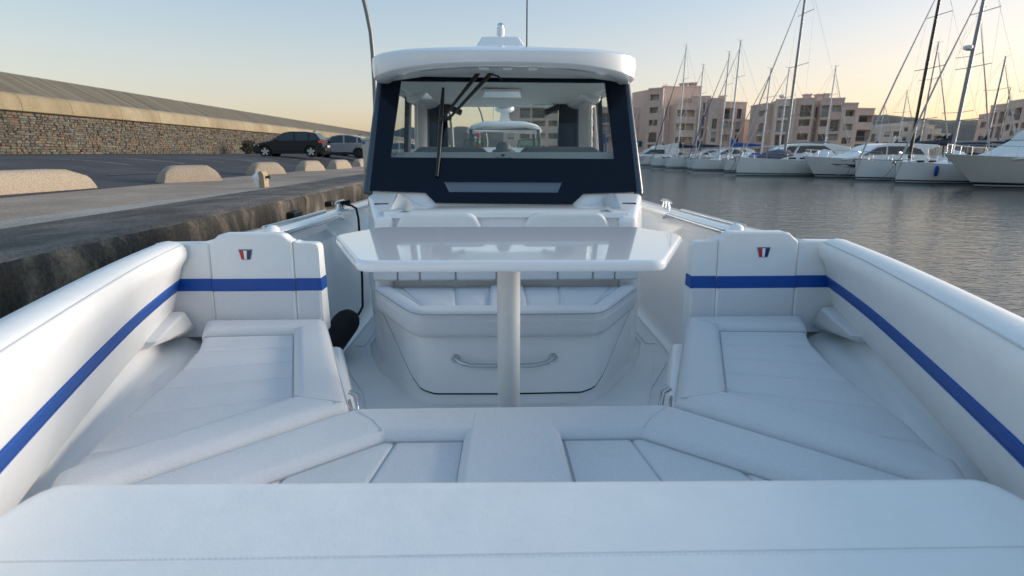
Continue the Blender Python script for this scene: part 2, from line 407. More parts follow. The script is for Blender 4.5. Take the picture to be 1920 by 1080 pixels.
# --- sheer tables (half boat, +x side)
BOL = [(0.30, 0.74), (0.60, 0.875), (1.00, 1.045), (1.50, 1.245), (2.00, 1.435), (2.56, 1.615), (2.9, 1.70)]   # bolster top inner line
def bol_x(y): return smooth_tab(BOL, y)
def bol_z(y): return interp([(0.3, 0.935), (1.0, 0.915), (2.56, 0.865)], y)
GUN = [(-0.6, 0.60), (0.0, 0.90), (0.6, 1.14), (1.0, 1.30), (1.5, 1.50), (2.0, 1.69), (2.56, 1.82), (3.2, 1.78), (3.7, 1.71), (5.0, 1.63), (9.0, 1.60)]     # gunwale outer edge
def gun_o(y): return smooth_tab(GUN, y)
def gun_z(y): return interp([(-0.6, 0.90), (2.7, 0.885), (4.0, 0.868), (4.6, 0.853), (9, 0.80)], y)
def gun_zo(y): return interp([(-0.6, 0.84), (2.0, 0.80), (5, 0.79), (9, 0.74)], y)
GIN = [(2.6, 1.36), (2.8, 1.27), (3.3, 1.25), (9.0, 1.25)]
# outer hull
HY = [-0.9, -0.5, 0, 0.6, 1.2, 2.0, 2.7, 3.3, 4.2, 5.5, 7, 8.8]
def hull_ring(y):
    g = gun_o(y) if y > -0.85 else 0.12
    z = gun_zo(y); wl = max(0.05, g - 0.30)
    half = [(g, z - .01), (g + 0.03, z - 0.06), (g + 0.03, z - 0.12), (g - 0.02, z - 0.16), (g - 0.05, 0.0), (wl, WATER), (wl * 0.7, WATER - 0.4), (0, WATER - 0.7)]
    return [(x, y, zz) for x, zz in half] + [(-x, y, zz) for x, zz in half[::-1][1:]]
part('hull', loft([hull_ring(y) for y in HY], closed=False), gelcoat, boat, smooth=40)
# gunwale cap and inner bulwark, both sides
YB = [2.62 + 0.09 * i for i in range(15)] + [4.2, 4.6, 5, 6, 7, 8.8]
for s in (-1, 1):
    rings = [[(s * (bol_x(y) + .16), y, gun_zo(y) - .06), (s * (bol_x(y) + .16), y, gun_zo(y)), (s * (gun_o(y) - .02), y, gun_zo(y)), (s * gun_o(y), y, gun_zo(y) - .02), (s * gun_o(y), y, gun_zo(y) - .06)] for y in [0.1 + .125 * i for i in range(21)]]
    part('bow_gunwale', loft(rings), gelcoat, boat, smooth=35)
    rings = []
    for y in YB:
        gi, go, z, zo = smooth_tab(GIN, y), gun_o(y), gun_z(y), gun_zo(y)
        rings.append([(s * gi, y, z - 0.035), (s * (gi + 0.008), y, z - 0.010), (s * (gi + 0.03), y, z), (s * (gi + 0.13), y, z + .002), (s * (gi + .17), y, z - .012), (s * (go - 0.04), y, zo + 0.008), (s * (go - 0.005), y, zo - 0.008),
                      (s * go, y, zo - 0.05), (s * (go - 0.03), y, zo - 0.06), (s * (gi + 0.14), y, z - 0.05)])
    part('gunwale', loft(rings), gelcoat, boat, smooth=35)
    # inner bulwark with a long toe rail recess
    rings = []
    for y in YB:
        gi, z = smooth_tab(GIN, y), gun_z(y)
        rec = 0.07 if 2.85 < y < 4.05 else 0.0
        rings.append([(s * (gi + 0.02), y, z - 0.012), (s * (gi + 0.02 + rec * .4), y, z - 0.05), (s * (gi + 0.012 + rec), y, z - 0.075), (s * (gi + 0.012 + rec), y, z - 0.12),
                      (s * (gi + 0.012), y, z - 0.165), (s * (gi - 0.005), y, z - 0.30), (s * (gi - 0.05), y, 0.25), (s * 1.17, y, 0.06), (s * 1.14, y, 0.016), (s * 1.09, y, 0.004)])
    part('bulwark', loft(rings, closed=False), gelcoat, boat, smooth=50)
    # stainless hand rail set in the recess
    pts = [(s * (smooth_tab(GIN, y) + 0.012), y, gun_z(y) - 0.028 - (0.03 if i in (0, 13) else 0)) for i, y in enumerate([2.86 + 0.09 * k for k in range(14)])]
    part('hand_rail', tube(pts, 0.016, 10), steel, boat, smooth=60)
    pts = [(s * (smooth_tab(GIN, y) + 0.105), y, gun_z(y) + 0.010) for y in [2.92 + 0.09 * k for k in range(12)]]
    part('rub_strip', tube(pts, 0.011, 8), steel, boat, smooth=60)
    gi, z = smooth_tab(GIN, 4.28), gun_z(4.28)
    part('mooring_cleat', join(tube([(s * (gi + .10), 4.14, z + .045), (s * (gi + .10), 4.20, z + .055), (s * (gi + .10), 4.36, z + .055), (s * (gi + .10), 4.42, z + .045)], [.006, .012, .012, .006], 8),
             lathe([(.022, z), (.012, z + .05)], 8, (s * (gi + .10), 4.24, 0)), lathe([(.022, z), (.012, z + .05)], 8, (s * (gi + .10), 4.32, 0))), steel, boat, smooth=50)
    # moulded cap where the rail ends behind the backrest
    part('rail_end_cap', lathe([(.0, .918), (.02, .915), (.036, .90), (.042, .87), (.042, .80)], 16, (s * 1.29, 2.84, 0)), gelcoat, boat, smooth=50)
# deck sole
deck = part('deck_sole', ([(-1.2, 0.3, 0), (1.2, 0.3, 0), (1.2, 8.6, 0), (-1.2, 8.6, 0)], [(0, 1, 2, 3)]), deckgel, boat)
for s in (-1, 1):
    part('non_skid_panel', prism(rounded([(s * 1.04, 3.30), (s * 1.04, 3.05), (s * 0.80, 2.62), (s * 0.42, 2.28), (s * 0.20, 2.28), (s * 0.20, 1.75), (s * 0.50, 1.75)], .04), 0.002, 0.007), deckgel, deck)
    part('non_skid_panel', prism(rounded([(s * 1.06, 3.36), (s * 0.98, 3.36), (s * 0.98, 6.0), (s * 1.06, 6.0)], .02), 0.002, 0.007), deckgel, deck)
# moulded liner below the bolsters
for s in (-1, 1):
    rings = []
    for y in [0.35 + 0.1 * i for i in range(24)]:
        x = bol_x(y); k = interp([(0.3, 0.5), (1.0, 0.9), (2.0, 1.0), (2.6, 1.0)], y)
        rings.append([(s * (x + .20), y, bol_z(y) - .10), (s * (x + .19), y, .52), (s * (x + .165), y, .42), (s * (x + .12), y, .375), (s * (x + .06), y, .365), (s * (x + .03), y, .345),
                      (s * (x - .02), y, .315), (s * (x - .12), y, .30), (s * max(.3, x - .55), y, .30)])
    part('hull_liner', loft(rings, closed=False), gelcoat, boat, smooth=50)
# seat boxes under the cushions
sb = [(-.50, 1.56), (-.86, 2.52), (-1.62, 2.52), (-1.62, 2.2), (-.9, .6), (.9, .6), (1.62, 2.2), (1.62, 2.52), (.86, 2.52), (.50, 1.56)]
part('seat_base', prism(sb, -0.03, 0.335), gelcoat, boat, bevel=.03)

# --- side bolsters
for s in (-1, 1):
    rings = []; st_up = []; st_seam = []; strip = []
    ysb = [0.30 + 0.0763 * i for i in range(31)]
    for y in ysb:
        x = bol_x(y); z = bol_z(y)
        sec = [(.165, .475), (.135, .470), (.118, .492), (.075, .64), (.040, .74), (.008, z - .080), (.002, z - .055), (.006, z - .030), (.020, z - .010), (.045, z + .002), (.085, z + .008), (.125, z + .002), (.155, z - .020), (.172, z - .06), (.185, .6), (.185, .5)]
        rings.append([(s * (x + o), y, zz) for o, zz in sec])
        def face(zz):   # inner face offset at height zz
            return interp([(.492, .118), (.64, .075), (.74, .040), (z - .080, .008)], zz)
        zt = interp([(1.0, .700), (2.56, .676)], y); zb = zt - .066
        strip.append([(s * (x + face(zb) + .004), y, zb), (s * (x + face(zb) - .0035), y, zb + .003), (s * (x + face((zt + zb) / 2) - .004), y, (zt + zb) / 2), (s * (x + face(zt) - .0035), y, zt - .003), (s * (x + face(zt) + .004), y, zt)])
        st_up.append((s * (x + .0185), y, z - .0105)); st_seam.append((s * (x + .022), y, z - .0035))
    bo = part('side_bolster', loft(rings), vinyl, boat, smooth=50, label='%s padded side bolster with blue stripe' % ('left' if s < 0 else 'right'))
    part('blue_stripe', loft(strip, closed=False), bluev, bo, smooth=60)
    part('piping_and_crease', tube(st_up, 0.0028, 6), stitch, bo, smooth=60)
    for k in (1, 3):
        part('stripe_stitching', tube([Vector(q[k]).lerp(Vector(q[2]), .16) - Vector((s * .0008, 0, 0)) for q in strip], .0011, 5), bluestitch, bo)
    # wedge under the aft end
    w = [(s * 1.50, 2.16), (s * 1.62, 2.24), (s * 1.70, 2.555), (s * 1.60, 2.555)]
    wz = prism2([(s * 1.645, 2.20, .44), (s * 1.70, 2.20, .44), (s * 1.78, 2.545, .41), (s * 1.60, 2.545, .41)], [(s * 1.535, 2.14, .50), (s * 1.65, 2.14, .50), (s * 1.74, 2.55, .52), (s * 1.655, 2.55, .52)])
    part('bolster_wedge', wz, fabric, bo, bevel=.02)

# --- forward facing backrests at the aft end of the lounge
for s in (-1, 1):
    br = part('backrest', prism([(s * .985, .40), (s * 1.70, .40), (s * 1.70, .80), (s * .985, .80)], 2.66, 2.74, 'y'), vinyl, boat, bevel=.02, label='%s lounge backrest with emblem and blue stripe' % ('left' if s < 0 else 'right'))
    zt, zb = .676, .611
    def rake(poly, y0, y1):   # panel in the xz plane leaning back towards the top
        A = [(s * x, y0 + .10 * (z - .4), z) for x, z in poly]; B = [(s * x, y1 + .04 * (z - .4), z) for x, z in poly]
        return prism2(A, B)
    inner = rounded([(.962, .37), (1.095, .37), (1.095, .868), (1.07, .855), (.968, .852)], .03, 4)
    centre = [(1.098, .37), (1.520, .37), (1.520, .856), (1.535 - .03, .866), (1.47, .897), (1.44, .905), (1.17, .905), (1.14, .897), (1.115, .872), (1.098, .866)]
    outer = [(1.523, .37), (1.80, .37), (1.80, .855), (1.56, .858), (1.523, .860)]
    for nm, poly, y0 in (('backrest_panel', inner, 2.565), ('backrest_panel', centre, 2.560), ('backrest_panel', outer, 2.567)):
        # upper half smooth vinyl, lower half woven
        lo = clip(poly, 0, 1, zb + .02); hi = clip(poly, 0, -1, -(zb + .02))
        V1 = rake(poly, y0, 2.665)
        part(nm, V1, vinyl, br, bevel=.013, seg=4)
        lo2 = clip([(x, z) for x, z in poly], 0, 1, zb + .005)
        x0 = min(p[0] for p in lo2) + .012; x1 = max(p[0] for p in lo2) - .010
        part('woven_panel', rake([(x0, .37), (x1, .37), (x1, zb + .01), (x0, zb + .01)], y0 - .0035, y0 + .02), fabric, br, bevel=.003)
        x0 = min(p[0] for p in lo2) + (.0 if x0 < 1.0 else .0); x1 = max(p[0] for p in lo2)
        part('blue_stripe', rake([(x0 - (.003 if x0 < 1 else 0), zb), (x1, zb), (x1, zt), (x0 - (.003 if x0 < 1 else 0), zt)], y0 - .005, y0 + (.09 if x0 < 1 else .02)), bluev, br, bevel=.004)
    # enamel emblem: a V-shaped shield with red, white and navy bars
    ex, ez, ey = 1.335, .800, 2.560 + .10 * .4 - .004
    W2, W1, Hh = .0315, .0205, .0235
    def q(fx0, fx1, fz0, fz1, off, mi):
        def pt(fx, fz):
            w = W1 + (W2 - W1) * fz
            return (s * ex + fx * w, ey - off + .10 * (fz - .5) * 2 * Hh, ez - Hh + 2 * Hh * fz)
        A = [pt(fx0, fz0), pt(fx1, fz0), pt(fx1, fz1), pt(fx0, fz1)]
        V, F = prism2(A, [(a[0], a[1] + .004, a[2]) for a in A]); return V, F, mi
    V, F, M = joinm(q(-1.08, 1.08, -.05, 1.05, 0, 3), q(-1, -.42, 0, .93, .002, 0), q(-.30, .22, 0, .93, .002, 1), q(.36, 1, 0, .93, .002, 2))
    part('emblem', (V, F), [redm, whitem, navye, navyv], br, fm=M)

# --- bow U cushion and side seat cushions
ZT = .450
def panel(name, poly, z0, z1, parent, m=fabric, bevel=.012, r=0.0, seg=3):
    if r: poly = rounded(poly, r)
    return part(name, prism(poly, z0, z1), m, parent, bevel=bevel, seg=seg)
for s in (-1, 1):
    S = lambda pts: [(s * a, b) for a, b in pts]
    outline = [(.945, 2.545), (.565, 1.615), (.585, 1.585), (1.045, 1.200), (1.16, 1.07), (1.225, 1.19), (1.300, 1.45), (1.345, 1.90), (1.41, 2.20), (1.56, 2.545)]
    ZS = ZT + .014
    cu = panel('seat_cushion', S(outline), .335, .424, boat, bevel=.02, r=.03)
    cu['label'] = '%s woven bow seat cushion with raised border' % ('left' if s < 0 else 'right')
    ins = [(1.015, 2.40), (.748, 1.675), (1.16, 1.27), (1.235, 1.25), (1.287, 1.47), (1.335, 1.92), (1.40, 2.20), (1.475, 2.38)]
    # raised border roll, one padded C along the back, the inner edge and the front
    pad('border_roll', S([(.945, 2.545), (1.560, 2.545), (1.475, 2.352), (1.044, 2.374), (.777, 1.672), (1.195, 1.300), (1.245, 1.235), (1.16, 1.07), (1.045, 1.200), (.585, 1.588), (.565, 1.612)]), .36, ZS + .016, cu, fabric, rx=.046, rz=.045, r=.014, dome=0)
    for pts in ([(1.044, 2.376), (.985, 2.44), (.955, 2.528)], [(.779, 1.664), (.70, 1.632), (.585, 1.604)]):     # mitre seams
        part('piping_and_crease', tube([(s * a_, b_, ZS + .015) for a_, b_ in pts], .0022, 6), stitch, cu)
    # insert, sewn into slightly fanned panels
    cuts = [2.21, 2.03, 1.86, 1.67, 1.45]
    rest = ins
    for i, yc in enumerate(cuts + [None]):
        if yc is None: pc = rest
        else:
            k = .10 + .06 * i
            pc = clip(rest, -k, -1, -(yc + k * 1.0) - 0); rest = clip(rest, k, 1, (yc + k * 1.0))
        if len(pc) >= 3: pad('seat_panel', S(pc), .36, ZS - .019, cu, fabric, rx=.016, rz=.009, steps=4, dome=.001)
    part('piping_and_crease', tube([(s * a_, b_, ZS - .018) for a_, b_ in ((1.46, 2.350), (1.046, 2.371), (.780, 1.674), (1.19, 1.306))], .0030, 6), pipe_crease_m, cu)  # dark tube draws shade into the groove between insert and border
    # piping along the inner top edge
    part('piping_and_crease', tube([(s * a_, b_, ZS - .018) for a_, b_ in ((.928, 2.50), (.745, 2.055), (.580, 1.65))], .003, 6), stitch, cu)
    # latch on the inner edge
    part('seat_latch', xf(box(-.006, .006, -.045, .045, -.05, .03), Matrix.Translation((s * .600, 1.745, .37)) @ Matrix.Rotation(s * R(-22), 4, 'Z')), steel, cu, bevel=.012)
    a = at(650 if s < 0 else 1254, 740, z=.40)
    part('grab_handle', tube([(s * .615, 1.80, .42), (s * .585, 1.79, .41), (s * .560, 1.74, .36), (s * .555, 1.70, .31), (s * .58, 1.68, .27)], .010, 8), steel, cu, smooth=60)
# U cushion
cu = panel('bow_cushion', [(-.535, 1.605), (.535, 1.605), (.575, 1.570), (1.035, 1.185), (.98, .70), (-.98, .70), (-1.035, 1.185), (-.575, 1.570)], .335, .415, boat, bevel=.02, r=.03)
cu['label'] = 'woven bow cushion behind the foreground bolster'
pad('border_roll', [(-.530, 1.605), (.530, 1.605), (.578, 1.572), (1.065, 1.165), (1.02, .72), (.92, .72), (.90, 1.06), (.405, 1.428), (-.405, 1.428), (-.90, 1.06), (-.92, .72), (-1.02, .72), (-1.065, 1.165), (-.578, 1.572)], .36, ZT + .014, cu, fabric, rx=.030, rz=.045, r=.010, dome=0)
for s in (-1, 1):
    S = lambda pts: [(s * a, b) for a, b in pts]
    part('piping_and_crease', tube([(s * a_, b_, ZT + .0135) for a_, b_ in ((.410, 1.440), (.455, 1.505), (.540, 1.585))], .0022, 6), stitch, cu)
    part('piping_and_crease', tube([(s * a_, b_, ZT - .020) for a_, b_ in ((.150, 1.426), (.404, 1.426), (.898, 1.060))], .0030, 6), pipe_crease_m, cu)  # crease shading along the bow inserts, drawn as a dark tube
    part('piping_and_crease', tube([(s * .158, 1.42, ZT - .020), (s * .170, .80, ZT - .020)], .0030, 6), pipe_crease_m, cu)  # drawn-in dark crease beside the centre pad, in place of groove shade
    ins = [(.145, 1.445), (.42, 1.445), (.905, 1.075), (.92, .75), (.145, .75)]
    rest = ins
    for xc, k in ((.372, .16), (.60, .28), (.80, .4)):
        # seam lines fan outwards towards the bow
        pc = clip(rest, 1, k, xc + k * 1.42); rest = clip(rest, -1, -k, -(xc + k * 1.42))
        if len(pc) >= 3: pad('seat_panel', S(pc), .36, ZT - .021, cu, fabric, rx=.016, rz=.014, steps=4, dome=0)
    if len(rest) >= 3: pad('seat_panel', S(rest), .36, ZT - .021, cu, fabric, rx=.016, rz=.014, steps=4, dome=0)
part('centre_pad', prism2([(-.155, 1.578, .40), (.148, 1.578, .40), (.168, .76, .40), (-.175, .76, .40)], [(-.150, 1.570, ZT + .016), (.143, 1.570, ZT + .016), (.162, .76, ZT + .012), (-.169, .76, ZT + .012)]), fabric, cu, bevel=.03, seg=4)

# --- foreground bolster across the bow
fb = pad('fore_bolster', [(-.875, .848), (.872, .824), (.90, .70), (.87, .25), (-.87, .25), (-.905, .70)], .40, .722, boat, vinyl, rx=.045, rz=.035, dome=0, steps=8, r=.035, label='white vinyl bolster across the bow in the foreground')
VV = []
for i in range(190):
    x = -.86 + 1.72 * i / 189; y = .632 + .012 * abs(x) * (1 if x < 0 else -.6)
    VV.append(box(x, x + .0052, y - .0009, y + .0009, .72146, .7230))
part('stitching', join(*VV), vinyl, fb, kind='stuff')
part('seam', tube([(-.89, .640, .7212), (0, .6365, .7212), (.89, .632, .7212)], .0016, 6), stitch, fb)

# --- console with the forward seat
def con_y(x):   # plan of the console front
    a = abs(x)
    return interp([(0, 2.51), (.38, 2.515), (.47, 2.54), (.56, 2.65), (.68, 2.84), (.76, 2.955), (.80, 3.05), (.86, 3.20), (.92, 3.40)], a)
CXS = [-.92, -.89, -.86, -.83, -.80, -.78, -.76, -.72, -.68, -.64, -.60, -.56, -.51, -.46, -.41, -.36, -.2, 0]
CXS = CXS + [-x for x in CXS[::-1][1:]]
def con_ring(off, z, flare=0.0):
    pts = [(x * (1 + flare), con_y(x) - off - flare * .3, z) for x in CXS]
    return pts + [(.93 * (1 + flare), 5.45, z), (-.93 * (1 + flare), 5.45, z)]
con = part('console', loft([con_ring(.0, -.02, .045), con_ring(.0, .008, .035), con_ring(0, .03, .010), con_ring(0, .05, 0), con_ring(0, .44, 0)]), gelcoat, boat, smooth=40, label='white moulded console with hatch and seat')
# hatch shell following the curved front, in front of a black gasket
def hatch(off, grow):
    V, F = [], []; n = 0
    xs_ = [-.745 + 1.49 * i / 60 for i in range(61)]
    for x in xs_:
        a = abs(x); zl = interp([(0, .062), (.40, .064), (.46, .078), (.52, .12), (.66, .30), (.745, .40)], a) - grow
        for k in range(6):
            z = zl + (.42 - zl) * k / 5
            V.append((x, con_y(x) - off, z))
    for i in range(60):
        for k in range(5): F.append((i * 6 + k, i * 6 + k + 1, i * 6 + 7 + k, i * 6 + 6 + k))
    return V, F
part('hatch_gasket', hatch(.005, .013), gap, con, smooth=40)
part('hatch', hatch(.012, 0), gelcoat, con, smooth=40)
for k, (x0, x1) in enumerate(((-.275, .235),)):
    yb = con_y(0) - .012; zc = .262
    h = part('hatch_handle', join(tube([(x0, yb, zc), (x0 + .012, yb - .018, zc), (x0 + .03, yb - .03, zc - .012), (x0 + .08, yb - .034, zc - .024), (x0 + .14, yb - .034, zc - .028), (x1 - .14, yb - .034, zc - .028), (x1 - .08, yb - .034, zc - .024), (x1 - .03, yb - .03, zc - .012), (x1 - .012, yb - .018, zc), (x1, yb, zc)], .0125, 10),
        lathe([(.026, yb + .006), (.024, yb - .006), (.012, yb - .009)], 14, (x0, 0, zc), 'y'), lathe([(.026, yb + .006), (.024, yb - .006), (.012, yb - .009)], 14, (x1, 0, zc), 'y')), steel, con, smooth=50)
# seat cushion
def seat_poly(off, xin=0.0):
    xs_ = [-.775, -.75, -.70, -.64, -.58, -.53, -.49, -.44, -.38, -.2, 0]; xs_ = xs_ + [-x for x in xs_[::-1][1:]]
    return [(x * (1 - xin), interp([(0, 2.425), (.43, 2.43), (.475, 2.45), (.52, 2.505), (.64, 2.70), (.775, 2.92)], abs(x)) + off) for x in xs_]
sp = seat_poly(0) + [(.775, 3.01), (-.775, 3.01)]
seat = part('console_seat', prism(sp, .395, .515), fabric, boat, bevel=.034, seg=4, label='woven cushion of the console seat')
inn = [(-.70, 2.985), (-.44, 2.56), (.44, 2.56), (.70, 2.985)]
front = seat_poly(.004, .004)
roll = [p for p in front] + [(.765, 2.99), (.70, 2.99), (.445, 2.555), (-.445, 2.555), (-.70, 2.99), (-.765, 2.99)]
pad('border_roll', roll, .45, .541, seat, fabric, rx=.026, rz=.035, dome=0)
part('piping_and_crease', tube([(p[0], p[1] + .004, .524) for p in seat_poly(.0)], .0030, 6), pipe_crease_m, seat)
for s in (-1, 1):
    rest = [(s * .095, 2.545), (s * .45, 2.545), (s * .71, 2.99), (s * .095, 2.99)]
    for xc, k in ((.27, .10), (.44, .45)):
        pc = clip(rest, s, -k, xc - k * 2.565 + 0); rest = clip(rest, -s, k, -(xc - k * 2.565))
        if len(pc) >= 3: pad('seat_panel', pc, .45, .524, seat, fabric, rx=.022, rz=.014, steps=4, dome=.002)
    if len(rest) >= 3: pad('seat_panel', rest, .45, .524, seat, fabric, rx=.022, rz=.014, steps=4, dome=.002)
part('centre_pad', prism([(-.10, 2.50), (.10, 2.50), (.10, 2.99), (-.10, 2.99)], .45, .540), fabric, seat, bevel=.02)
# back wall of the seat and lower backrest with sewn channels
part('seat_back_wall', box(-.74, .74, 3.04, 3.10, .43, .955), gelcoat, con, bevel=.015)
bk = part('console_backrest', prism([(-.785, .578), (.785, .578), (.785, .74), (-.785, .74)], 2.96, 3.04, 'y'), fabric, boat, bevel=.03, label='channelled backrest of the console seat')
ch = [-.785, -.64, -.51, -.30, -.06, .06, .30, .51, .64, .785]
for a, b_ in zip(ch, ch[1:]):
    part('backrest_channel', box(a + .002, b_ - .002, 2.925, 2.99, .573, .745), fabric, bk, bevel=.018)
for a, b_ in ((-.655, -.140), (.095, .615)):
    hr = part('head_cushion', prism(rounded([(a, .70), (b_, .70), (b_, .87), (b_ - .05, .962), (a + .05, .962), (a, .87)], .05, 5), 2.985, 3.05, 'y'), vinyl, boat, bevel=.022, seg=4)
# cheeks either side and the shelf under the windscreen
for s in (-1, 1):
    A = [(s * .66, 2.985, .935), (s * .765, 2.985, .930), (s * .905, 3.425, 1.045), (s * .70, 3.425, 1.050)]
    B = [(s * .69, 2.995, .42), (s * .80, 3.02, .42), (s * .945, 3.43, .42), (s * .70, 3.43, .42)]
    ck = part('console_cheek', prism2(B, A), gelcoat, con, bevel=.03, seg=4)
    part('panel_joint', prism2([(s * .728, 3.215, .9992), (s * .815, 3.215, .9985), (s * .815, 3.218, .9995), (s * .728, 3.218, 1.0)], [(s * .728, 3.215, .985), (s * .815, 3.215, .985), (s * .815, 3.218, .985), (s * .728, 3.218, .985)]), gap, con)
shelf = [[(-.72, y, z), (0, y, z + .004), (.72, y, z)] for y, z in ((3.02, .930), (3.026, .958), (3.045, .968), (3.20, .970), (3.34, .968), (3.40, .966), (3.44, .966))]
part('console_shelf', loft(shelf, closed=False), gelcoat, con, smooth=50)
for s in (-1, 1):   # rounded inner flank between cheek and shelf
    part('shelf_flank', loft([[(s * .70, y, z2), (s * .665, y, z2 - .02), (s * .635, y, (z2 + .97) / 2), (s * .60, y, .974), (s * .56, y, .969)] for y, z2 in ((3.03, .945), (3.2, .99), (3.405, 1.045))], closed=False), gelcoat, con, smooth=60)
# cabin lower sides aft of the cheeks
for s in (-1, 1):
    part('cabin_side', prism2([(s * .93, 3.42, .40), (s * .93, 5.45, .40), (s * .86, 5.45, .40), (s * .86, 3.42, .40)], [(s * .895, 3.52, 1.06), (s * .895, 5.45, 1.06), (s * .84, 5.45, 1.06), (s * .84, 3.52, 1.06)]), gelcoat, con, bevel=.01)

# --- windscreen in its raked plane
WB = Vector((0, 3.405, .978)); WD = Vector((0, .35, .845)).normalized(); WN = Vector((1, 0, 0)).cross(WD)   # WN points forward/outboard (-y)
if WN.y > 0: WN = -WN
def ws(u, v, off=0.0):
    r = ray(u, v); o = Vector((CAM_X, 0, CAM_Z)); P = WB + WN * off
    t = (P - o).dot(WN) / r.dot(WN); return o + r * t
def slab(polys, th, off=0.0):
    out = []
    for poly in polys:
        A = [ws(u, v, off) for u, v in poly]; out.append(prism2(A, [p - WN * th for p in A]))
    return join(*out)
TLo, TRo, BRo, BLo = (716, 143), (1171, 148), (1195, 359), (692, 357)
TLh, TRh, BRh, BLh = (752, 151), (1134, 154), (1152, 298), (732, 295)
vTL, vTR, vBR, vBL = (832, 340), (1054, 341), (1046, 361), (842, 360)
b1, b2, b3, b4 = (797, 361), (816, 380), (1074, 382), (1094, 363)
screen = part('windscreen_frame', slab([[TLo, TLh, BLh, BLo], [TLo, TRo, TRh, TLh], [TRo, BRo, BRh, TRh], [BLh, BRh, vTR, vTL], [BLh, vTL, vBL, b2, b1, BLo], [BRh, BRo, b4, b3, vBR, vTR], [vBL, vBR, b3, b2]], .014, .006), navy, boat, label='gloss navy windscreen surround with vent slot')
part('screen_cowl', slab([[(702, 340), (1186, 342), (1188, 400), (700, 398)]], .01, -.02), gelcoat, screen)
part('windscreen_glass', slab([[TLh, TRh, BRh, BLh]], .006, .0), clear, screen)
A = [ws(*p, 0) for p in (vTL, vTR, vBR, vBL)]; ctr = sum(A, Vector()) / 4
Bk = [ctr + (p - ctr) * 0.92 - WN * .010 - WD * .0 for p in A]
part('vent_recess', (A + Bk, [(0, 1, 5, 4), (1, 2, 6, 5), (2, 3, 7, 6), (3, 0, 4, 7), (4, 5, 6, 7)]), navyv, screen)
for pa, pb in (((690, 357), (716, 143)), ((1197, 359), (1172, 148))):
    s = -1 if pa[0] < 900 else 1
    a, b_ = ws(*pa, -.02), ws(*pb, -.02)
    part('corner_pillar', tube([a - WD * .02, a, (a + b_) / 2, b_, b_ + WD * .05], [.030, .032, .030, .028, .028], 14), navyp, screen, smooth=60)
# wiper
wp = []
for (u0, v0), (u1, v1) in (((907, 124), (829, 223)), ((932, 125), (842, 222))):
    p, q = ws(u0, v0, .05), ws(u1, v1, .05); m_ = p.lerp(q, .28)
    wp += [tube([p, m_, q], [.016, .014, .008], 8)]
wip = part('wiper_arm', join(*wp), black, screen, smooth=50)
part('wiper_link', join(tube([ws(826, 224, .05), ws(845, 221, .05)], .014, 8), lathe([(.016, -.02), (.016, .02)], 10, tuple(ws(828, 224, .05)), 'y'), lathe([(.014, -.02), (.014, .02)], 10, tuple(ws(843, 222, .05)), 'y')), black, screen, smooth=40)
part('wiper_blade', tube([ws(831, 165, .022), ws(829, 195, .024), ws(826, 240, .026), ws(823, 290, .024), ws(819, 331, .022)], [.009, .014, .016, .014, .012], 8), black, screen, smooth=50)
part('washer_nozzle', tube([ws(922, 140, .03), ws(934, 143, .03), ws(942, 151, .02)], .006, 8), black, screen, smooth=50)
# little tick sticker at the lower left of the glass
part('tick_sticker', join(tube([ws(738, 289, .003), ws(740, 291, .003), ws(744, 286, .003)], .0022, 5), tube([ws(746, 289, .003), ws(758, 289.6, .003)], .0008, 4)), black, screen)

# --- cabin interior: dash, hoods, compass, ceiling, sides, rear frame
part('dashboard', join(box(-.80, .80, 3.62, 3.95, 1.10, 1.302)), dash, boat, bevel=.012)
for x0, x1 in ((-.65, -.11), (.10, .69)):
    part('instrument_hood', prism2([(x0, 3.67, 1.295), (x1, 3.67, 1.295), (x1, 3.94, 1.295), (x0, 3.94, 1.295)], [(x0 + .05, 3.72, 1.342), (x1 - .06, 3.72, 1.342), (x1 - .06, 3.94, 1.345), (x0 + .05, 3.94, 1.345)]), dashd, boat, bevel=.02)
part('compass', lathe([(.085, 1.30), (.078, 1.318), (.055, 1.326), (.052, 1.35), (.035, 1.37), (.0, 1.376)], 18, (-.01, 3.72, 0)), dashd, boat, smooth=40)
me = text_mesh('Wellcraft', .030); me.materials.append(black)
lt = bpy.data.objects.new('lettering', me); link(lt, boat); lt.matrix_basis = Matrix.Translation(Vector((-.015, 3.553, 1.2605))) @ Matrix.Rotation(R(38), 4, 'X')
part('dash_front', prism2([(-.79, 3.535, 1.20), (.79, 3.535, 1.20), (.80, 3.625, 1.20), (-.80, 3.625, 1.20)], [(-.79, 3.535, 1.240), (.79, 3.535, 1.240), (.80, 3.62, 1.306), (-.80, 3.62, 1.306)]), dash, boat)
part('dash_emblem', prism2([(-.03, 3.598, 1.2905), (0.0, 3.598, 1.2905), (-.008, 3.582, 1.278), (-.022, 3.582, 1.278)], [(-.03, 3.597, 1.2925), (0.0, 3.597, 1.2925), (-.008, 3.581, 1.280), (-.022, 3.581, 1.280)]), black, boat)
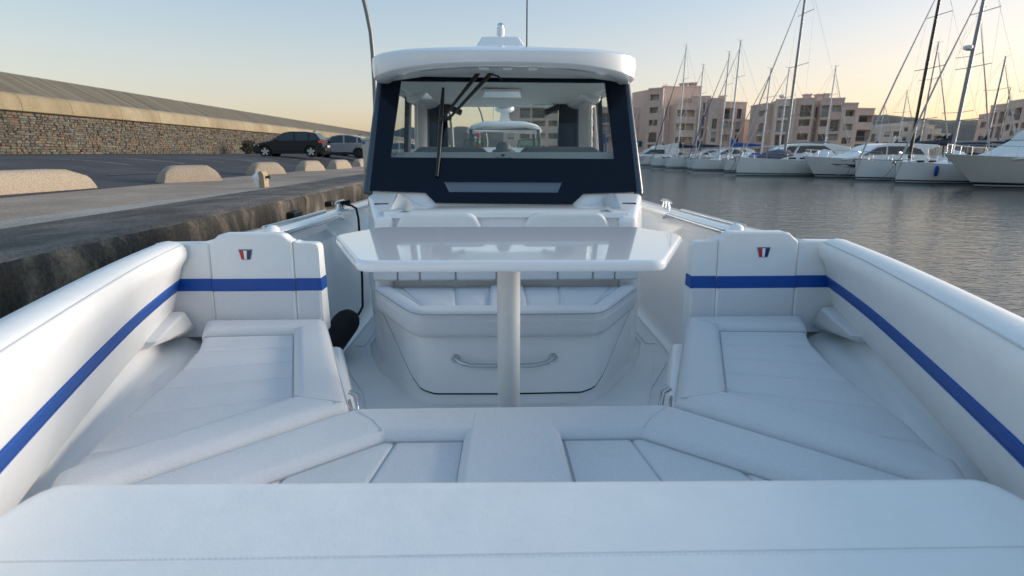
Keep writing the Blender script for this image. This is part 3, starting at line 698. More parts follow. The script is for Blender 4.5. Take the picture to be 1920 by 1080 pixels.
# roof shell
def roof_plan():
    pts = []
    for i in range(25):
        t = -1 + 2 * i / 24; a = abs(t)
        pts.append((.862 * math.copysign(1 - (1 - a) ** 1.35, t) if a else 0, 3.30 + .30 * a ** 3.2))
    pts += [(.875, 3.75), (.88, 4.2), (.88, 5.2), (.87, 5.85), (.80, 5.98), (0, 6.02), (-.80, 5.98), (-.87, 5.85), (-.88, 5.2), (-.88, 4.2), (-.875, 3.75)]
    return pts
RP = roof_plan()
def rring(inset, zf):
    out = []
    for x, y in RP:
        cx, cy = 0, 4.6
        dx, dy = x - cx, y - cy; l = math.hypot(dx, dy); k = 1 - inset / l
        out.append((cx + dx * k, cy + dy * k, zf(x, y)))
    return out
lipb = lambda x, y: 1.818 - .062 * abs(x / .88) ** 2.5
rings = [rring(.16, lambda x, y: lipb(x, y) + .012), rring(.12, lambda x, y: lipb(x, y) - .006), rring(.03, lambda x, y: lipb(x, y) - .002), rring(.008, lambda x, y: lipb(x, y) + .012),
         rring(0, lambda x, y: 1.86 - .02 * abs(x)), rring(.006, lambda x, y: 1.892), rring(.03, lambda x, y: 1.906), rring(.10, lambda x, y: 1.925), rring(.30, lambda x, y: 1.975 - .03 * abs(x)), rring(.55, lambda x, y: 2.01 - .03 * abs(x)), rring(.7, lambda x, y: 2.02 - .03 * abs(x))]
roof = part('hardtop_roof', loft(rings, cap=False), gelcoat, boat, smooth=35, label='white hardtop roof of the cabin')
n = len(RP)
part('roof_top', (rings[-1], [tuple(range(n))]), gelcoat, roof)
ceil_m = mat('ceiling_liner', (0.62, 0.65, 0.62), 0.55, var=(5, .02))
part('ceiling', (rings[0], [tuple(range(n))]), ceil_m, roof)
part('ceiling_hatch', join(box(-.19, .16, 4.30, 4.75, 1.79, 1.80)), navyv, roof) if False else None
part('ceiling_light', prism2([(-.17, 4.25, 1.785), (.14, 4.25, 1.785), (.19, 4.75, 1.785), (-.22, 4.75, 1.785)], [(-.15, 4.28, 1.765), (.12, 4.28, 1.765), (.16, 4.72, 1.765), (-.19, 4.72, 1.765)]), gelcoat, roof, bevel=.01)
for x0, x1 in ((-.165, -.10), (-.015, .04), (.145, .20)):
    part('under_lip_light', box(x0, x1, 3.40, 3.45, 1.800, 1.812), whitem, roof, bevel=.004)
part('roof_pod', prism2([(-.270, 4.05, 1.96), (.222, 4.05, 1.96), (.222, 4.9, 1.96), (-.270, 4.9, 1.96)], [(-.165, 4.20, 2.150), (.115, 4.20, 2.150), (.115, 4.8, 2.13), (-.165, 4.8, 2.13)]), gelcoat, roof, bevel=.02, label='raised white pod on the roof')
part('navigation_light', join(lathe([(.014, 2.14), (.014, 2.165)], 12, (-.024, 4.26, 0)), lathe([(.026, 2.162), (.03, 2.175), (.03, 2.215), (.026, 2.222)], 14, (-.024, 4.26, 0))), whitem, roof, smooth=40)
part('navigation_light_cap', lathe([(.024, 2.2225), (.025, 2.24), (.018, 2.25)], 14, (-.024, 4.26, 0)), steel, roof, smooth=40)
part('whip_antenna', tube([(.20, 4.75, 1.98), (.20, 4.76, 2.6), (.20, 4.78, 4.6)], [.007, .006, .004], 6), gap, roof)
# cabin sides above the sill: glazed front light, dark pillar, white sliding door, rear post
def side_x(z): return interp([(1.06, .868), (1.80, .815)], z)
for s in (-1, 1):
    def sidepane(y0b, y1b, y0t, y1t, z0, z1, th=.02, off=0.0):
        A = [(s * (side_x(z0) + off), y0b, z0), (s * (side_x(z0) + off), y1b, z0), (s * (side_x(z1) + off), y1t, z1), (s * (side_x(z1) + off), y0t, z1)]
        return prism2(A, [(a[0] - s * th, a[1], a[2]) for a in A])
    sf = part('cabin_side_window', sidepane(3.49, 4.52, 3.75, 4.52, 1.06, 1.80, .006), sideglass, boat)
    part('window_pillar', sidepane(4.52, 4.66, 4.52, 4.66, 1.06, 1.80, .035), navy, boat)
    dr = part('sliding_door', sidepane(4.70, 5.32, 4.70, 5.32, .40, 1.80, .03, -.045), gelcoat, boat, bevel=.008)
    part('door_track', sidepane(4.66, 5.40, 4.66, 5.40, 1.765, 1.80, .10, 0), navyp, boat)
    part('door_edge', sidepane(5.32, 5.38, 5.32, 5.38, .40, 1.765, .06, -.03), navyp, boat)
    part('window_sill', sidepane(3.50, 5.42, 3.50, 5.42, 1.06, 1.085, .07), gelcoat, boat)
    rp = part('rear_post', prism2([(s * .565, 5.46, .9), (s * .80, 5.46, .9), (s * .80, 5.54, .9), (s * .565, 5.54, .9)], [(s * .565, 5.46, 1.80), (s * .80, 5.46, 1.80), (s * .80, 5.54, 1.80), (s * .565, 5.54, 1.80)]), navy, boat)
    part('ceiling_bracket', prism2([(s * .70, 4.5, 1.72), (s * .80, 4.5, 1.70), (s * .80, 5.4, 1.70), (s * .66, 5.4, 1.74)], [(s * .62, 4.5, 1.80), (s * .82, 4.5, 1.80), (s * .82, 5.4, 1.80), (s * .60, 5.4, 1.80)]), gelcoat, boat, bevel=.02)
    part('speaker_arm', tube([(s * .56, 5.44, 1.75), (s * .42, 5.40, 1.69)], [.03, .03], 8), black, boat)
part('rear_header', box(-.80, .80, 5.455, 5.54, 1.795, 1.84), navy, boat)
part('rear_header_drop', box(-.62, .62, 5.45, 5.53, 1.775, 1.80), navy, boat)
part('rear_window_glass', box(-.565, .565, 5.49, 5.495, .95, 1.775), clear, boat)
part('aft_seat', box(-1.1, 1.1, 8.0, 8.5, -.01, .62), deckgel, boat, bevel=.04)

# ================================================================ THE TABLE
tb = empty('table', (0, 1.85, 0), 'glossy white six sided table on a grey pedestal in the bow lounge', 'table')
TK = .83
tp = rounded([((x + .04) * TK - .04, y * TK) for x, y in ((-.558, 1.828), (.562, 1.812), (.842, 2.425), (.690, 2.71), (-.670, 2.735), (-.832, 2.455))], .045, 5)
part('table_top', prism(tp, .949, .986), tablegel, tb, bevel=.014, seg=4)
lx, ly = -.008, 1.86
part('pedestal', lathe([(.0435, .0), (.0435, .935)], 28, (lx, ly, 0)), alu, tb, smooth=40)
part('pedestal_collar', lathe([(.047, .915), (.062, .932), (.075, .949)], 28, (lx, ly, 0)), alu, tb, smooth=40)
part('floor_flange', lathe([(.10, .008), (.10, .016), (.07, .025), (.046, .032)], 28, (lx, ly, 0)), alu, tb, smooth=40)

# ================================================================ FENDER AND MOORING LINE
A = Vector((-1.125, 2.98, .115)); B = Vector((-1.045, 3.24, .235)); d = (B - A).normalized()
prof = [(0, -.07), (.04, -.062), (.068, -.04), (.082, 0), (.086, .05), (.086, .26), (.080, .30), (.062, .335), (.035, .35), (0, .355)]
fe = empty('boat_fender', (A.x, A.y, 0), 'black cloth covered boat fender lying on the deck beside the console', 'fender')
M = Matrix.Translation(A) @ d.to_track_quat('Z', 'Y').to_matrix().to_4x4()
part('fender_body', xf(lathe(prof, 24), M), blackcloth, fe, smooth=60)
part('fender_eye', xf(tube([(.0, 0, .35), (.016, 0, .375), (0, 0, .39), (-.016, 0, .375), (0, 0, .35)], .006, 6), M), black, fe, smooth=60)
part('end_patch', xf(lathe([(.0, -.073), (.03, -.071), (.045, -.062), (.045, -.058)], 16), M), navyp, fe, smooth=60)
part('fender_mark', xf(tube([(-.055 + .011 * i, -.072 + .0014 * (i - 5) ** 2 * .9 + (.0), .302 + .0 * i) for i in range(11)], .003, 5), M), whitem, fe)
ln = [at(648, 383, y=4.28), at(660, 386, y=4.2), at(668, 391, y=4.1), at(672, 410, y=4.05), at(675, 450, y=4.0), at(679, 520, y=3.9), at(680, 575, y=3.7), at(672, 590, y=3.6), at(664, 588, y=3.5)]
rope = part('mooring_line', join(tube(ln, .009, 8), tube([at(648, 384, y=4.30) + Vector((0.035 * math.cos(t * .9), 0.05 * math.sin(t * .9), .002 + .0022 * t)) for t in range(16)], .008, 6)), blackcloth, None, smooth=60)
tag(rope, 'thin black line made fast on the left gunwale and hanging down behind the table', 'rope')

# ================================================================ BREAKWATER WALL
WX = -25.0
stone_cols = [(0.135, 0.112, 0.085), (0.16, 0.115, 0.078), (0.12, 0.115, 0.10), (0.19, 0.16, 0.12), (0.085, 0.077, 0.066), (0.15, 0.155, 0.135), (0.175, 0.13, 0.093), (0.125, 0.125, 0.108)]
stone_m = [mat('wall_stone_%s' % n, c, 0.9, var=(7, .35), bump=('noise', 12, .8, .03)) for n, c in zip(('umber', 'rust', 'slate', 'sand', 'dark', 'grey', 'ochre', 'ash'), stone_cols)]
mortar = mat('mortar', (0.075, 0.062, 0.048), 0.95, bump=('noise', 30, .6, .02))
# coursed rubble pattern for the far end, where the stones can no longer be told apart
far_m, nt, b = nodes_mat('far_rubble'); b.inputs['Roughness'].default_value = .9
tc = nt.nodes.new('ShaderNodeTexCoord'); mp = nt.nodes.new('ShaderNodeMapping'); mp.inputs['Scale'].default_value = (3, 3, 6)
vo = nt.nodes.new('ShaderNodeTexVoronoi'); vo.inputs['Scale'].default_value = 1.0
rp = nt.nodes.new('ShaderNodeValToRGB'); rp.color_ramp.interpolation = 'CONSTANT'; el = rp.color_ramp.elements
while len(el) < 7: el.new(.5)
for i, e in enumerate(el): e.position = i / 7; e.color = (*stone_cols[i], 1)
sep = nt.nodes.new('ShaderNodeSeparateColor')
nt.links.new(tc.outputs['Object'], mp.inputs[0]); nt.links.new(mp.outputs[0], vo.inputs[0]); nt.links.new(vo.outputs['Color'], sep.inputs[0]); nt.links.new(sep.outputs[0], rp.inputs[0]); nt.links.new(rp.outputs[0], b.inputs['Base Color'])
cap_m = blotch('weathered_cap_concrete', [(0.24, 0.195, 0.12), (0.31, 0.255, 0.165), (0.37, 0.315, 0.215)], 0.35, bump=(20, .3, .01), stretch=(1, 1, .5))
slope_m = blotch('board_marked_concrete', [(0.115, 0.10, 0.07), (0.16, 0.138, 0.10), (0.21, 0.185, 0.14)], 0.5, bump=(14, .3, .02), stretch=(.15, 6, .3))
wall = empty('breakwater_wall', (WX, 40, zpark(WX)), 'long rubble stone breakwater wall with pale rounded concrete coping along the car park', 'wall')
ZB = zpark(WX) - .05; ZC = CAM_Z + 2.10
part('wall_core', box(WX - 1.2, WX - .10, 18, 330, ZB, ZC), mortar, wall)
part('far_stonework', box(WX - .101, WX - .02, 62, 330, ZB, ZC - .02), far_m, wall)
random.seed(11)
def stone_shape(seed):
    r = random.Random(seed); j = lambda a: r.uniform(-a, a)
    B = [(0, -.5 + j(.05), -.5 + j(.06)), (0, .5 + j(.05), -.5 + j(.06)), (0, .5 + j(.05), .5 + j(.06)), (0, -.5 + j(.05), .5 + j(.06))]
    Fr = [(1 + j(.3), p[1] * .86 + j(.05), p[2] * .80 + j(.06)) for p in B]
    M = [(.55 + j(.1), p[1], p[2]) for p in B]
    V = B + M + Fr; F = []
    for k in (0, 4):
        for i in range(4): F.append((k + i, k + (i + 1) % 4, k + 4 + (i + 1) % 4, k + 4 + i))
    F.append((8, 9, 10, 11)); return V, F
variants = [stone_shape(i) for i in range(12)]
vm = {}
stones = []
z = ZB + .05
while z < ZC - .05:
    h = random.uniform(.085, .165); h = min(h, ZC - .03 - z)
    if h < .07: break
    y = 20.0 + random.uniform(0, .3)
    while y < 62:
        w = random.uniform(.12, .36) if random.random() < .88 else random.uniform(.36, .6)
        hh = h
        if random.random() < .15 and w < .3:      # two thin stones in the height of one
            k = random.uniform(.4, .6)
            stones.append((y, z, w, h * k)); stones.append((y, z + h * k, w, h * (1 - k)))
        else: stones.append((y, z, w, h))
        y += w
    z += h
# the 300 nearest ones in view are objects, the rest one joined part
vis = sorted([s for s in stones if s[0] > 25.2], key=lambda s: s[0] - s[2] * 3)
near, rest = vis[:300], vis[300:] + [s for s in stones if s[0] <= 25.2]
for (y, z, w, h) in near:
    k, mi = random.randrange(12), random.randrange(8)
    if (k, mi) not in vm:
        me = mesh_of('wall_stone', variants[k][0], variants[k][1], stone_m[mi]); fix_normals(me); vm[(k, mi)] = me
    o = bpy.data.objects.new('stone', vm[(k, mi)]); COL.objects.link(o); o.parent = wall
    o.location = (WX - .10 - wall.location.x, y + w / 2 - wall.location.y, z + h / 2 - wall.location.z); o.scale = (random.uniform(.07, .13), w - .014, h - .013)
V, F, M = [], [], []
for (y, z, w, h) in rest:
    k, mi = random.randrange(12), random.randrange(8); n = len(V); d = random.uniform(.07, .13)
    V += [(WX - .10 + p[0] * d, y + w / 2 + p[1] * (w - .014), z + h / 2 + p[2] * (h - .013)) for p in variants[k][0]]
    F += [tuple(i + n for i in f) for f in variants[k][1]]; M += [mi] * len(variants[k][1])
part('stonework', (V, F), stone_m, wall, fm=M, kind='stuff')
# rounded coping blocks and the sloping board-marked face above them
y = 19.0
while y < 140:
    ln = random.uniform(2.3, 4.2) if y < 60 else 8
    prof = [(WX - 1.4, ZC), (WX + .16, ZC), (WX + .20, ZC + .03), (WX + .17, ZC + .50), (WX + .10, ZC + .72), (WX - .05, ZC + .87), (WX - .35, ZC + .95), (WX - 1.4, ZC + .95)]
    part('coping_block', loft([[(p[0], yy, p[1]) for p in prof] for yy in (y + .012, y + ln - .012)]), cap_m, wall, smooth=40)
    y += ln
part('coping_block', loft([[(p[0], yy, p[1]) for p in prof] for yy in (y + .012, 330)]), cap_m, wall, smooth=40)
y = 18.0; k = 0
while y < 150:
    ln = 1.05 if y < 60 else 6
    e = random.uniform(-.012, .012)
    prof = [(WX - .6, ZC + .90), (WX - .5 + e, ZC + .93), (WX - 3.0 + e, ZC + 2.32), (WX - 4.2, ZC + 2.32), (WX - 4.2, ZC)]
    part('sloping_panel', loft([[(p[0], yy, p[1]) for p in prof] for yy in (y + .008, y + ln - .008)]), slope_m, wall)
    y += ln
part('sloping_panel', loft([[(p[0], yy, p[1]) for p in prof] for yy in (y, 330)]), slope_m, wall)

# ================================================================ QUAY FURNITURE
granite = mat('pebble_granite', (0.36, 0.30, 0.23), 0.9, var=(45, .34), bump=('vor', 60, .8, .012), bump2=('noise', 5, .5, .03))
def stone_bollard(u0, v0, u1, v1, label, length=None, h=.38):
    a, b_ = at(u0, v0, z=QUAY - .006), at(u1, v1, z=QUAY - .006)
    d = (b_ - a); L = length or d.length; d.normalize()
    mid = a + d * (L / 2) if not length else b_ - d * (L / 2)
    perp = Vector((d.y, -d.x, 0)); mid = mid - perp * .24
    M = Matrix.Translation((mid.x, mid.y, QUAY - .006)) @ Matrix.Rotation(math.atan2(d.y, d.x), 4, 'Z')
    rings = []
    for t, sx in ((-1, 0), (-.93, .35), (-.80, .62), (-.6, .86), (-.35, .97), (0, 1.0)):
        pass
    # rounded-top block: profile across, tapering ends
    N = 9
    for i in range(N):
        q_ = -1 + 2 * i / (N - 1); x = q_ * L / 2
        k = (1 - abs(q_) ** 5 * .06); hk = h * (1 - max(0, abs(q_) - .62) ** 2 * 2.2)
        w = .24 * k
        rings.append([(x + math.copysign(.10 * (1 - zz / h), q_) * abs(q_), yy * w, zz * hk / h) for yy, zz in ((-1, 0), (-.96, h * .35), (-.82, h * .72), (-.58, h * .93), (-.25, h), (.25, h), (.58, h * .93), (.82, h * .72), (.96, h * .35), (1, 0))])
    o = part('stone_bollard', xf(loft(rings), M), granite, None, smooth=50)
    return tag(o, label, 'bollard', 'stone bollards along the car park edge')
stone_bollard(0, 366, 176, 353, 'longest and nearest rounded granite bollard, cut by the left picture edge', length=2.6)
stone_bollard(318, 343, 411, 339, 'rounded granite bollard second from the left, in front of the empty asphalt')
stone_bollard(484, 328, 533, 326, 'rounded granite bollard just behind the white mooring fitting')
stone_bollard(576, 321, 608, 319.5, 'rounded granite bollard below the tail of the dark hatchback')
stone_bollard(634, 317, 659, 315.5, 'small rounded granite bollard below the silver car')
stone_bollard(678, 312.5, 697, 311, 'farthest rounded granite bollard, half hidden behind the utility cabinet')
# mooring fitting with white cone
p = at(496, 352, z=QUAY)
mb = empty('mooring_fitting', p, 'small white cone mooring fitting with beige bracket on the quay edge', 'mooring fitting')
beige = mat('beige_cast_metal', (0.36, 0.29, 0.19), 0.7, var=(18, .2)); whitep = mat('white_paint', (0.78, 0.79, 0.78), 0.45, var=(8, .04))
px = lambda n: n * p.y / 960
part('bracket', xf(prism(rounded([(-px(5), 0), (px(5), 0), (px(5), px(24)), (px(2), px(30)), (-px(3), px(30)), (-px(5), px(26))], .03, 3), -.10, .10, 'y'), Matrix.Translation(p)), beige, mb, bevel=.01)
part('cone', xf(lathe([(px(11), -px(4)), (px(10.5), -px(8)), (px(8), -px(13)), (px(4), -px(18)), (px(1.5), -px(20)), (0, -px(20.5))], 18, (0, 0, px(18)), 'x'), Matrix.Translation(p)), whitep, mb, smooth=50)
part('cone_skirt', xf(prism2([(-px(12), -.09, 0), (-px(4.5), -.09, 0), (-px(4.5), .09, 0), (-px(12), .09, 0)][::1], [(-px(14), -.10, px(14)), (-px(4.5), -.10, px(16)), (-px(4.5), .10, px(16)), (-px(14), .10, px(14))]), Matrix.Translation(p)), whitep, mb, bevel=.01)
part('bolt', xf(lathe([(px(2.2), px(3)), (px(2.2), px(9)), (px(3.2), px(9)), (px(3.2), px(12))], 10, (0, 0, px(19)), 'x'), Matrix.Translation(p)), gap, mb, smooth=40)
# utility cabinet
p = at(690, 322, z=QUAY); uc = empty('utility_cabinet', (p.x, p.y, QUAY), 'beige electrical cabinet standing on the quay behind the left windscreen pillar', 'cabinet')
cabm = mat('cabinet_cream', (0.50, 0.48, 0.40), 0.5, var=(4, .06)); blue_s = mat('sign_blue', (0.05, 0.10, 0.45), 0.4)
W = 10 * p.y / 960
part('plinth', box(p.x - .13, p.x + .62, p.y, p.y + .5, QUAY - .006, QUAY + .12), walk_m, uc)
part('cabinet_body', box(p.x - .14, p.x + .63, p.y - .01, p.y + .51, QUAY + .12, QUAY + 1.08), cabm, uc, bevel=.015)
part('cabinet_lid', box(p.x - .17, p.x + .66, p.y - .04, p.y + .54, QUAY + 1.08, QUAY + 1.15), cabm, uc, bevel=.015)
part('round_sign', lathe([(.055, p.y - .012), (.055, p.y - .02), (.0, p.y - .02)], 16, (p.x - .08, 0, QUAY + 1.0), 'y'), blue_s, uc)
part('cabinet_door', box(p.x - .10, p.x + .59, p.y - .018, p.y - .011, QUAY + .17, QUAY + .92), cabm, uc)
# street lamps
lampm = mat('lamp_pole_grey', (0.20, 0.21, 0.21), 0.45, metal=.5)
def lamp(pts, D, r0, r1, label, head=None, base_z=QUAY):
    P = [at(u, v, y=D) for u, v in pts]
    b0 = Vector((P[0].x, D, base_z)); o = empty('street_lamp', b0, label, 'street lamp', 'street lamps along the quay')
    path = [b0] + P; rs = [r0 + (r1 - r0) * i / (len(path) - 1) for i in range(len(path))]
    part('pole', tube(path, rs, 12), lampm, o, smooth=60)
    part('base_plate', lathe([(r0 * 2, base_z), (r0 * 2, base_z + .05), (r0 * 1.2, base_z + .08)], 14, (b0.x, b0.y, 0)), lampm, o, smooth=40)
    e = P[-1]; hd = head or Vector((-1.1, 0, .12))
    part('lantern', prism2([e + Vector((0, -.12, -.03)), e + Vector((0, .12, -.03)), e + Vector((hd.x, .16, hd.z - .03)), e + Vector((hd.x, -.16, hd.z - .03))], [e + Vector((0, -.10, .06)), e + Vector((0, .10, .06)), e + Vector((hd.x, .12, hd.z + .04)), e + Vector((hd.x, -.12, hd.z + .04))]), lampm, o, bevel=.02)
    return o
lamp([(705, 240), (704, 200), (702, 150), (699, 100), (695, 60), (688, 25), (679, -12), (666, -50), (648, -80)], 18.2, .085, .06, 'tall curved grey street lamp rising beside the left roof corner')
lamp([(848, 262), (847, 240), (844, 215), (839, 195), (832, 180), (822, 170)], 38, .13, .08, 'curved street lamp seen through the left half of the windscreen', Vector((-1.2, 0, .1)))
lamp([(913, 262), (908, 235), (902, 212), (897, 200), (893, 192)], 52, .11, .06, 'slanting street lamp seen through the windscreen behind the far hardtop', Vector((-1.6, 0, 0)))
# red and white banded posts far behind
for u, lab in ((892.5, 'left one of two red and white banded posts seen through the windscreen'), (899, 'right one of two red and white banded posts seen through the windscreen')):
    p0 = at(u, 268, y=60); p1 = at(u, 246 if u < 895 else 249, y=60)
    o = empty('banded_post', (p0.x, 60, WATER), lab, 'post', 'red and white posts')
    nb = 8; zz = [WATER + (p1.z - WATER) * i / nb for i in range(nb + 1)]
    for i in range(nb): part('band', lathe([(.09, zz[i]), (.09, zz[i + 1] - .004)], 10, (p0.x, 60, 0)), redm if i % 2 else whitem, o, smooth=40)
# scrubby bush at the foot of the wall
def leaf_cloud(c, rx, ry, rz, n, size, seed):
    r = random.Random(seed); V, F = [], []
    for i in range(n):
        while True:
            q_ = Vector((r.uniform(-1, 1), r.uniform(-1, 1), r.uniform(-1, 1)))
            if .25 < q_.length < 1: break
        q_ *= .75 + .5 * mnoise.noise(q_ * 2 + Vector((seed, 0, 0)))
        P = Vector(c) + Vector((q_.x * rx, q_.y * ry, q_.z * rz)); a = Vector((r.uniform(-1, 1), r.uniform(-1, 1), r.uniform(-1, 1))).normalized() * size; b_ = a.orthogonal().normalized() * size * .45
        k = len(V); V += [P - a, P + b_, P + a, P - b_]; F.append((k, k + 1, k + 2, k + 3))
    return V, F
leaf_m = mat('scrub_leaf', (0.045, 0.045, 0.030), 0.9, var=(6, .4))
p = at(467, 288, y=49); bz = zpark(p.x)
bu = empty('shrub', (p.x, 49, bz), 'dry dark shrub at the foot of the stone wall left of the hatchback', 'shrub')
part('foliage', leaf_cloud((p.x, 49, bz + .6), 0.9, .7, .75, 1100, .10, 3), leaf_m, bu)
part('stem', join(*[tube([(p.x, 49, bz - .05), (p.x + .25 * math.cos(k * 2.1), 49 + .25 * math.sin(k * 2.1), bz + .7)], [.03, .012], 5) for k in range(3)]), mat('twig', (.08, .06, .045), .9), bu)

# ================================================================ CARS
rubber = mat('tyre_rubber', (0.012, 0.012, 0.013), 0.8); rim_m = mat('alloy_rim', (0.55, 0.56, 0.57), 0.35, metal=.2); rimd = mat('dark_rim', (0.05, 0.05, 0.055), 0.4, metal=.6)
carglass = mat('car_glass', (0.012, 0.016, 0.018), 0.04, spec=.8); trim = mat('car_trim_black', (0.012, 0.012, 0.013), 0.5); tail = mat('tail_lamp_red', (0.30, 0.008, 0.008), 0.15, coat=.8); headl = mat('head_lamp', (0.45, 0.48, 0.5), 0.1, coat=1); plate = mat('number_plate', (0.6, 0.6, 0.56), 0.5)
def car(name, paint_m, label, origin, heading, prof, wheels, wr, gh, gh_in, W=.88, rim=rim_m, scale=1.0, suv=False, group=None):
    """prof: side outline of the lower body (x, z), nose at -x; gh: greenhouse outline; wheels: x of axles"""
    root = empty(name, origin, label, 'car', group)
    root.rotation_euler = (0, 0, heading); root.scale = (scale,) * 3
    # body with wheel arches cut into its lower edge
    low = []
    zs = prof[-1][1]
    for wx in wheels:
        for k in range(9):
            t = math.pi - math.pi * k / 8
            low.append((wx + (wr + .05) * math.cos(t), max(zs, wr + (wr + .05) * math.sin(t))))
    outline = prof + low[::1]
    ring = lambda y, k: [(x, y, z if z < .5 else .5 + (z - .5) * k) for x, z in outline]
    rings = [ring(-W, .93), ring(-W + .015, .965), ring(-W + .10, .99), ring(-W + .3, 1), ring(W - .3, 1), ring(W - .10, .99), ring(W - .015, .965), ring(W, .93)]
    # plan taper towards nose and tail
    x0, x1 = min(p[0] for p in outline), max(p[0] for p in outline)
    def taper(v):
        x, y, z = v; t = max(0, (abs(x - (x0 + x1) / 2) / ((x1 - x0) / 2) - .72) / .28)
        return (x + (0.10 * abs(y / W) ** 2 if x < x0 + .5 else (-.08 * abs(y / W) ** 2 if x > x1 - .4 else 0)), y * (1 - .10 * t * t), z)
    rings = [[taper(v) for v in r] for r in rings]
    body = part('body', loft(rings), paint_m, root, smooth=32, wc=False)
    part('underbody', box(x0 + .25, x1 - .25, -W + .12, W - .12, zs - .02, .55), trim, body, wc=False)
    # greenhouse
    zb, zt = min(p[1] for p in gh), max(p[1] for p in gh)
    def gy(z): return W - .06 - gh_in * (z - zb) / (zt - zb)
    ringL = [(x, -gy(z), z) for x, z in gh]; ringR = [(x, gy(z), z) for x, z in gh]
    cab = part('cabin', prism2(ringL, ringR), paint_m, root, wc=False, bevel=.035, seg=3)
    # side windows: inset polygons, split by pillars
    cx = sum(p[0] for p in gh) / len(gh)
    g2 = [(p[0] + (cx - p[0]) * .075, zb + .03 + (p[1] - zb) * .86) for p in gh]
    xa, xb = min(p[0] for p in g2), max(p[0] for p in g2); L = xb - xa
    for s in (-1, 1):
        for f0, f1 in ((0.0, .16), (.175, .47), (.50, .77), (.80, 1.0)):
            pc = clip(clip(g2, 1, 0, xa + f1 * L), -1, 0, -(xa + f0 * L))
            if len(pc) < 3: continue
            A = [(x, s * (gy(z) + .006), z) for x, z in pc]
            part('side_window', prism2(A, [(a[0], a[1] - s * .02, a[2]) for a in A]), carglass, cab, wc=False)
    # windscreen and rear window
    for (pa, pb), nm, k in (((gh[0], gh[1]), 'windscreen', -1), ((gh[-1], gh[-2]), 'rear_window', 1)):
        a, b_ = Vector((pa[0], 0, pa[1])), Vector((pb[0], 0, pb[1])); dn = (b_ - a); nrm = Vector((-dn.z, 0, dn.x)).normalized()
        if nrm.x * k < 0: nrm = -nrm
        p0, p1 = a.lerp(b_, .12), a.lerp(b_, .88)
        A = [Vector((p0.x, -gy(p0.z) + .09, p0.z)), Vector((p0.x, gy(p0.z) - .09, p0.z)), Vector((p1.x, gy(p1.z) - .09, p1.z)), Vector((p1.x, -gy(p1.z) + .09, p1.z))]
        part(nm, prism2([v + nrm * .008 for v in A], [v - nrm * .02 for v in A]), carglass, cab, wc=False)
    for wx in wheels:
        for s in (-1, 1):
            c = (wx, s * (W - .11), wr)
            wh = part('wheel', lathe([(wr * .70, -.10), (wr * .93, -.11), (wr, -.07), (wr, .07), (wr * .93, .11), (wr * .70, .10)], 28, c, 'y'), rubber, root, wc=False, smooth=40)
            sp_ = [lathe([(wr * .70, -.085), (wr * .70, .085), (wr * .62, .06), (wr * .60, -.06)], 24, c, 'y')]
            part('rim', sp_[0], rim, wh, wc=False, smooth=40)
            out = s * .118
            for k in range(5):
                t = 2 * math.pi * k / 5 + .3
                d = Vector((math.cos(t), 0, math.sin(t))); e = Vector((-math.sin(t), 0, math.cos(t)))
                cc = Vector(c) + Vector((0, out, 0))
                A = [cc + e * wr * .10, cc - e * wr * .10, cc + d * wr * .64 - e * wr * .17, cc + d * wr * .64 + e * wr * .17]
                part('spoke', prism2(A, [a - Vector((0, s * .03, 0)) for a in A]), rim, wh, wc=False)
            part('brake_disc', lathe([(wr * .5, c[1] + s * .02), (wr * .5, c[1] + s * .03), (0, c[1] + s * .03)], 16, (c[0], 0, c[2]), 'y'), rimd, wh, wc=False)
    zt_ = .80 if not suv else .90
    for s in (-1, 1):
        part('tail_lamp', prism2([(x1 - .30, s * (W - .02), zt_), (x1 - .30, s * (W - .02), zt_ + .13), (x1 - .10, s * (W - .12), zt_ + .14), (x1 - .10, s * (W - .12), zt_ - .01)], [(x1 - .28, s * (W + .012), zt_ + .01), (x1 - .28, s * (W + .012), zt_ + .12), (x1 + .005, s * (W - .18), zt_ + .13), (x1 + .005, s * (W - .18), zt_)]), tail, body, wc=False)
        part('head_lamp', prism2([(x0 + .10, s * (W - .30), .60), (x0 + .10, s * (W - .30), .70), (x0 + .45, s * (W - .06), .74), (x0 + .45, s * (W - .06), .62)], [(x0 + .02, s * (W - .36), .60), (x0 + .04, s * (W - .34), .69), (x0 + .45, s * (W + .008), .73), (x0 + .45, s * (W + .008), .62)]), headl, body, wc=False)
        xm = gh[0][0] + .38
        part('door_mirror', prism2([(xm, s * (W + .02), zb + .02), (xm + .14, s * (W + .02), zb + .02), (xm + .14, s * (W + .02), zb + .14), (xm + .02, s * (W + .02), zb + .14)], [(xm + .02, s * (W + .17), zb + .04), (xm + .13, s * (W + .17), zb + .04), (xm + .13, s * (W + .17), zb + .15), (xm + .04, s * (W + .17), zb + .15)]), trim if suv else paint_m, root, wc=False, bevel=.02)
        for xd in (xa + .44 * L, xa + .74 * L): part('door_handle', box(xd, xd + .18, s * (W + .0) - .02, s * W + .025, zb - .10, zb - .065), paint_m, root, wc=False, bevel=.008)
        if suv: part('wheel_arch_trim', box(wheels[0] + wr + .06, wheels[1] - wr - .06, s * W - .03, s * W + .012, zs, zs + .16), trim, body, wc=False)
        else: part('door_sill', box(wheels[0] + wr + .06, wheels[1] - wr - .06, s * W - .03, s * W + .008, zs, zs + .07), trim, body, wc=False)
    part('rear_bumper', prism([(x1 - .35, zs + .02), (x1 - .02, zs + .06), (x1 + .035, zs + .16), (x1 + .035, zs + .30), (x1 - .1, zs + .32), (x1 - .35, zs + .30)], -W + .16, W - .16, 'y'), trim, body, wc=False, bevel=.02)
    part('number_plate', box(x1 + .0, x1 + .045, -.26, .26, .56, .67), plate, body, wc=False)
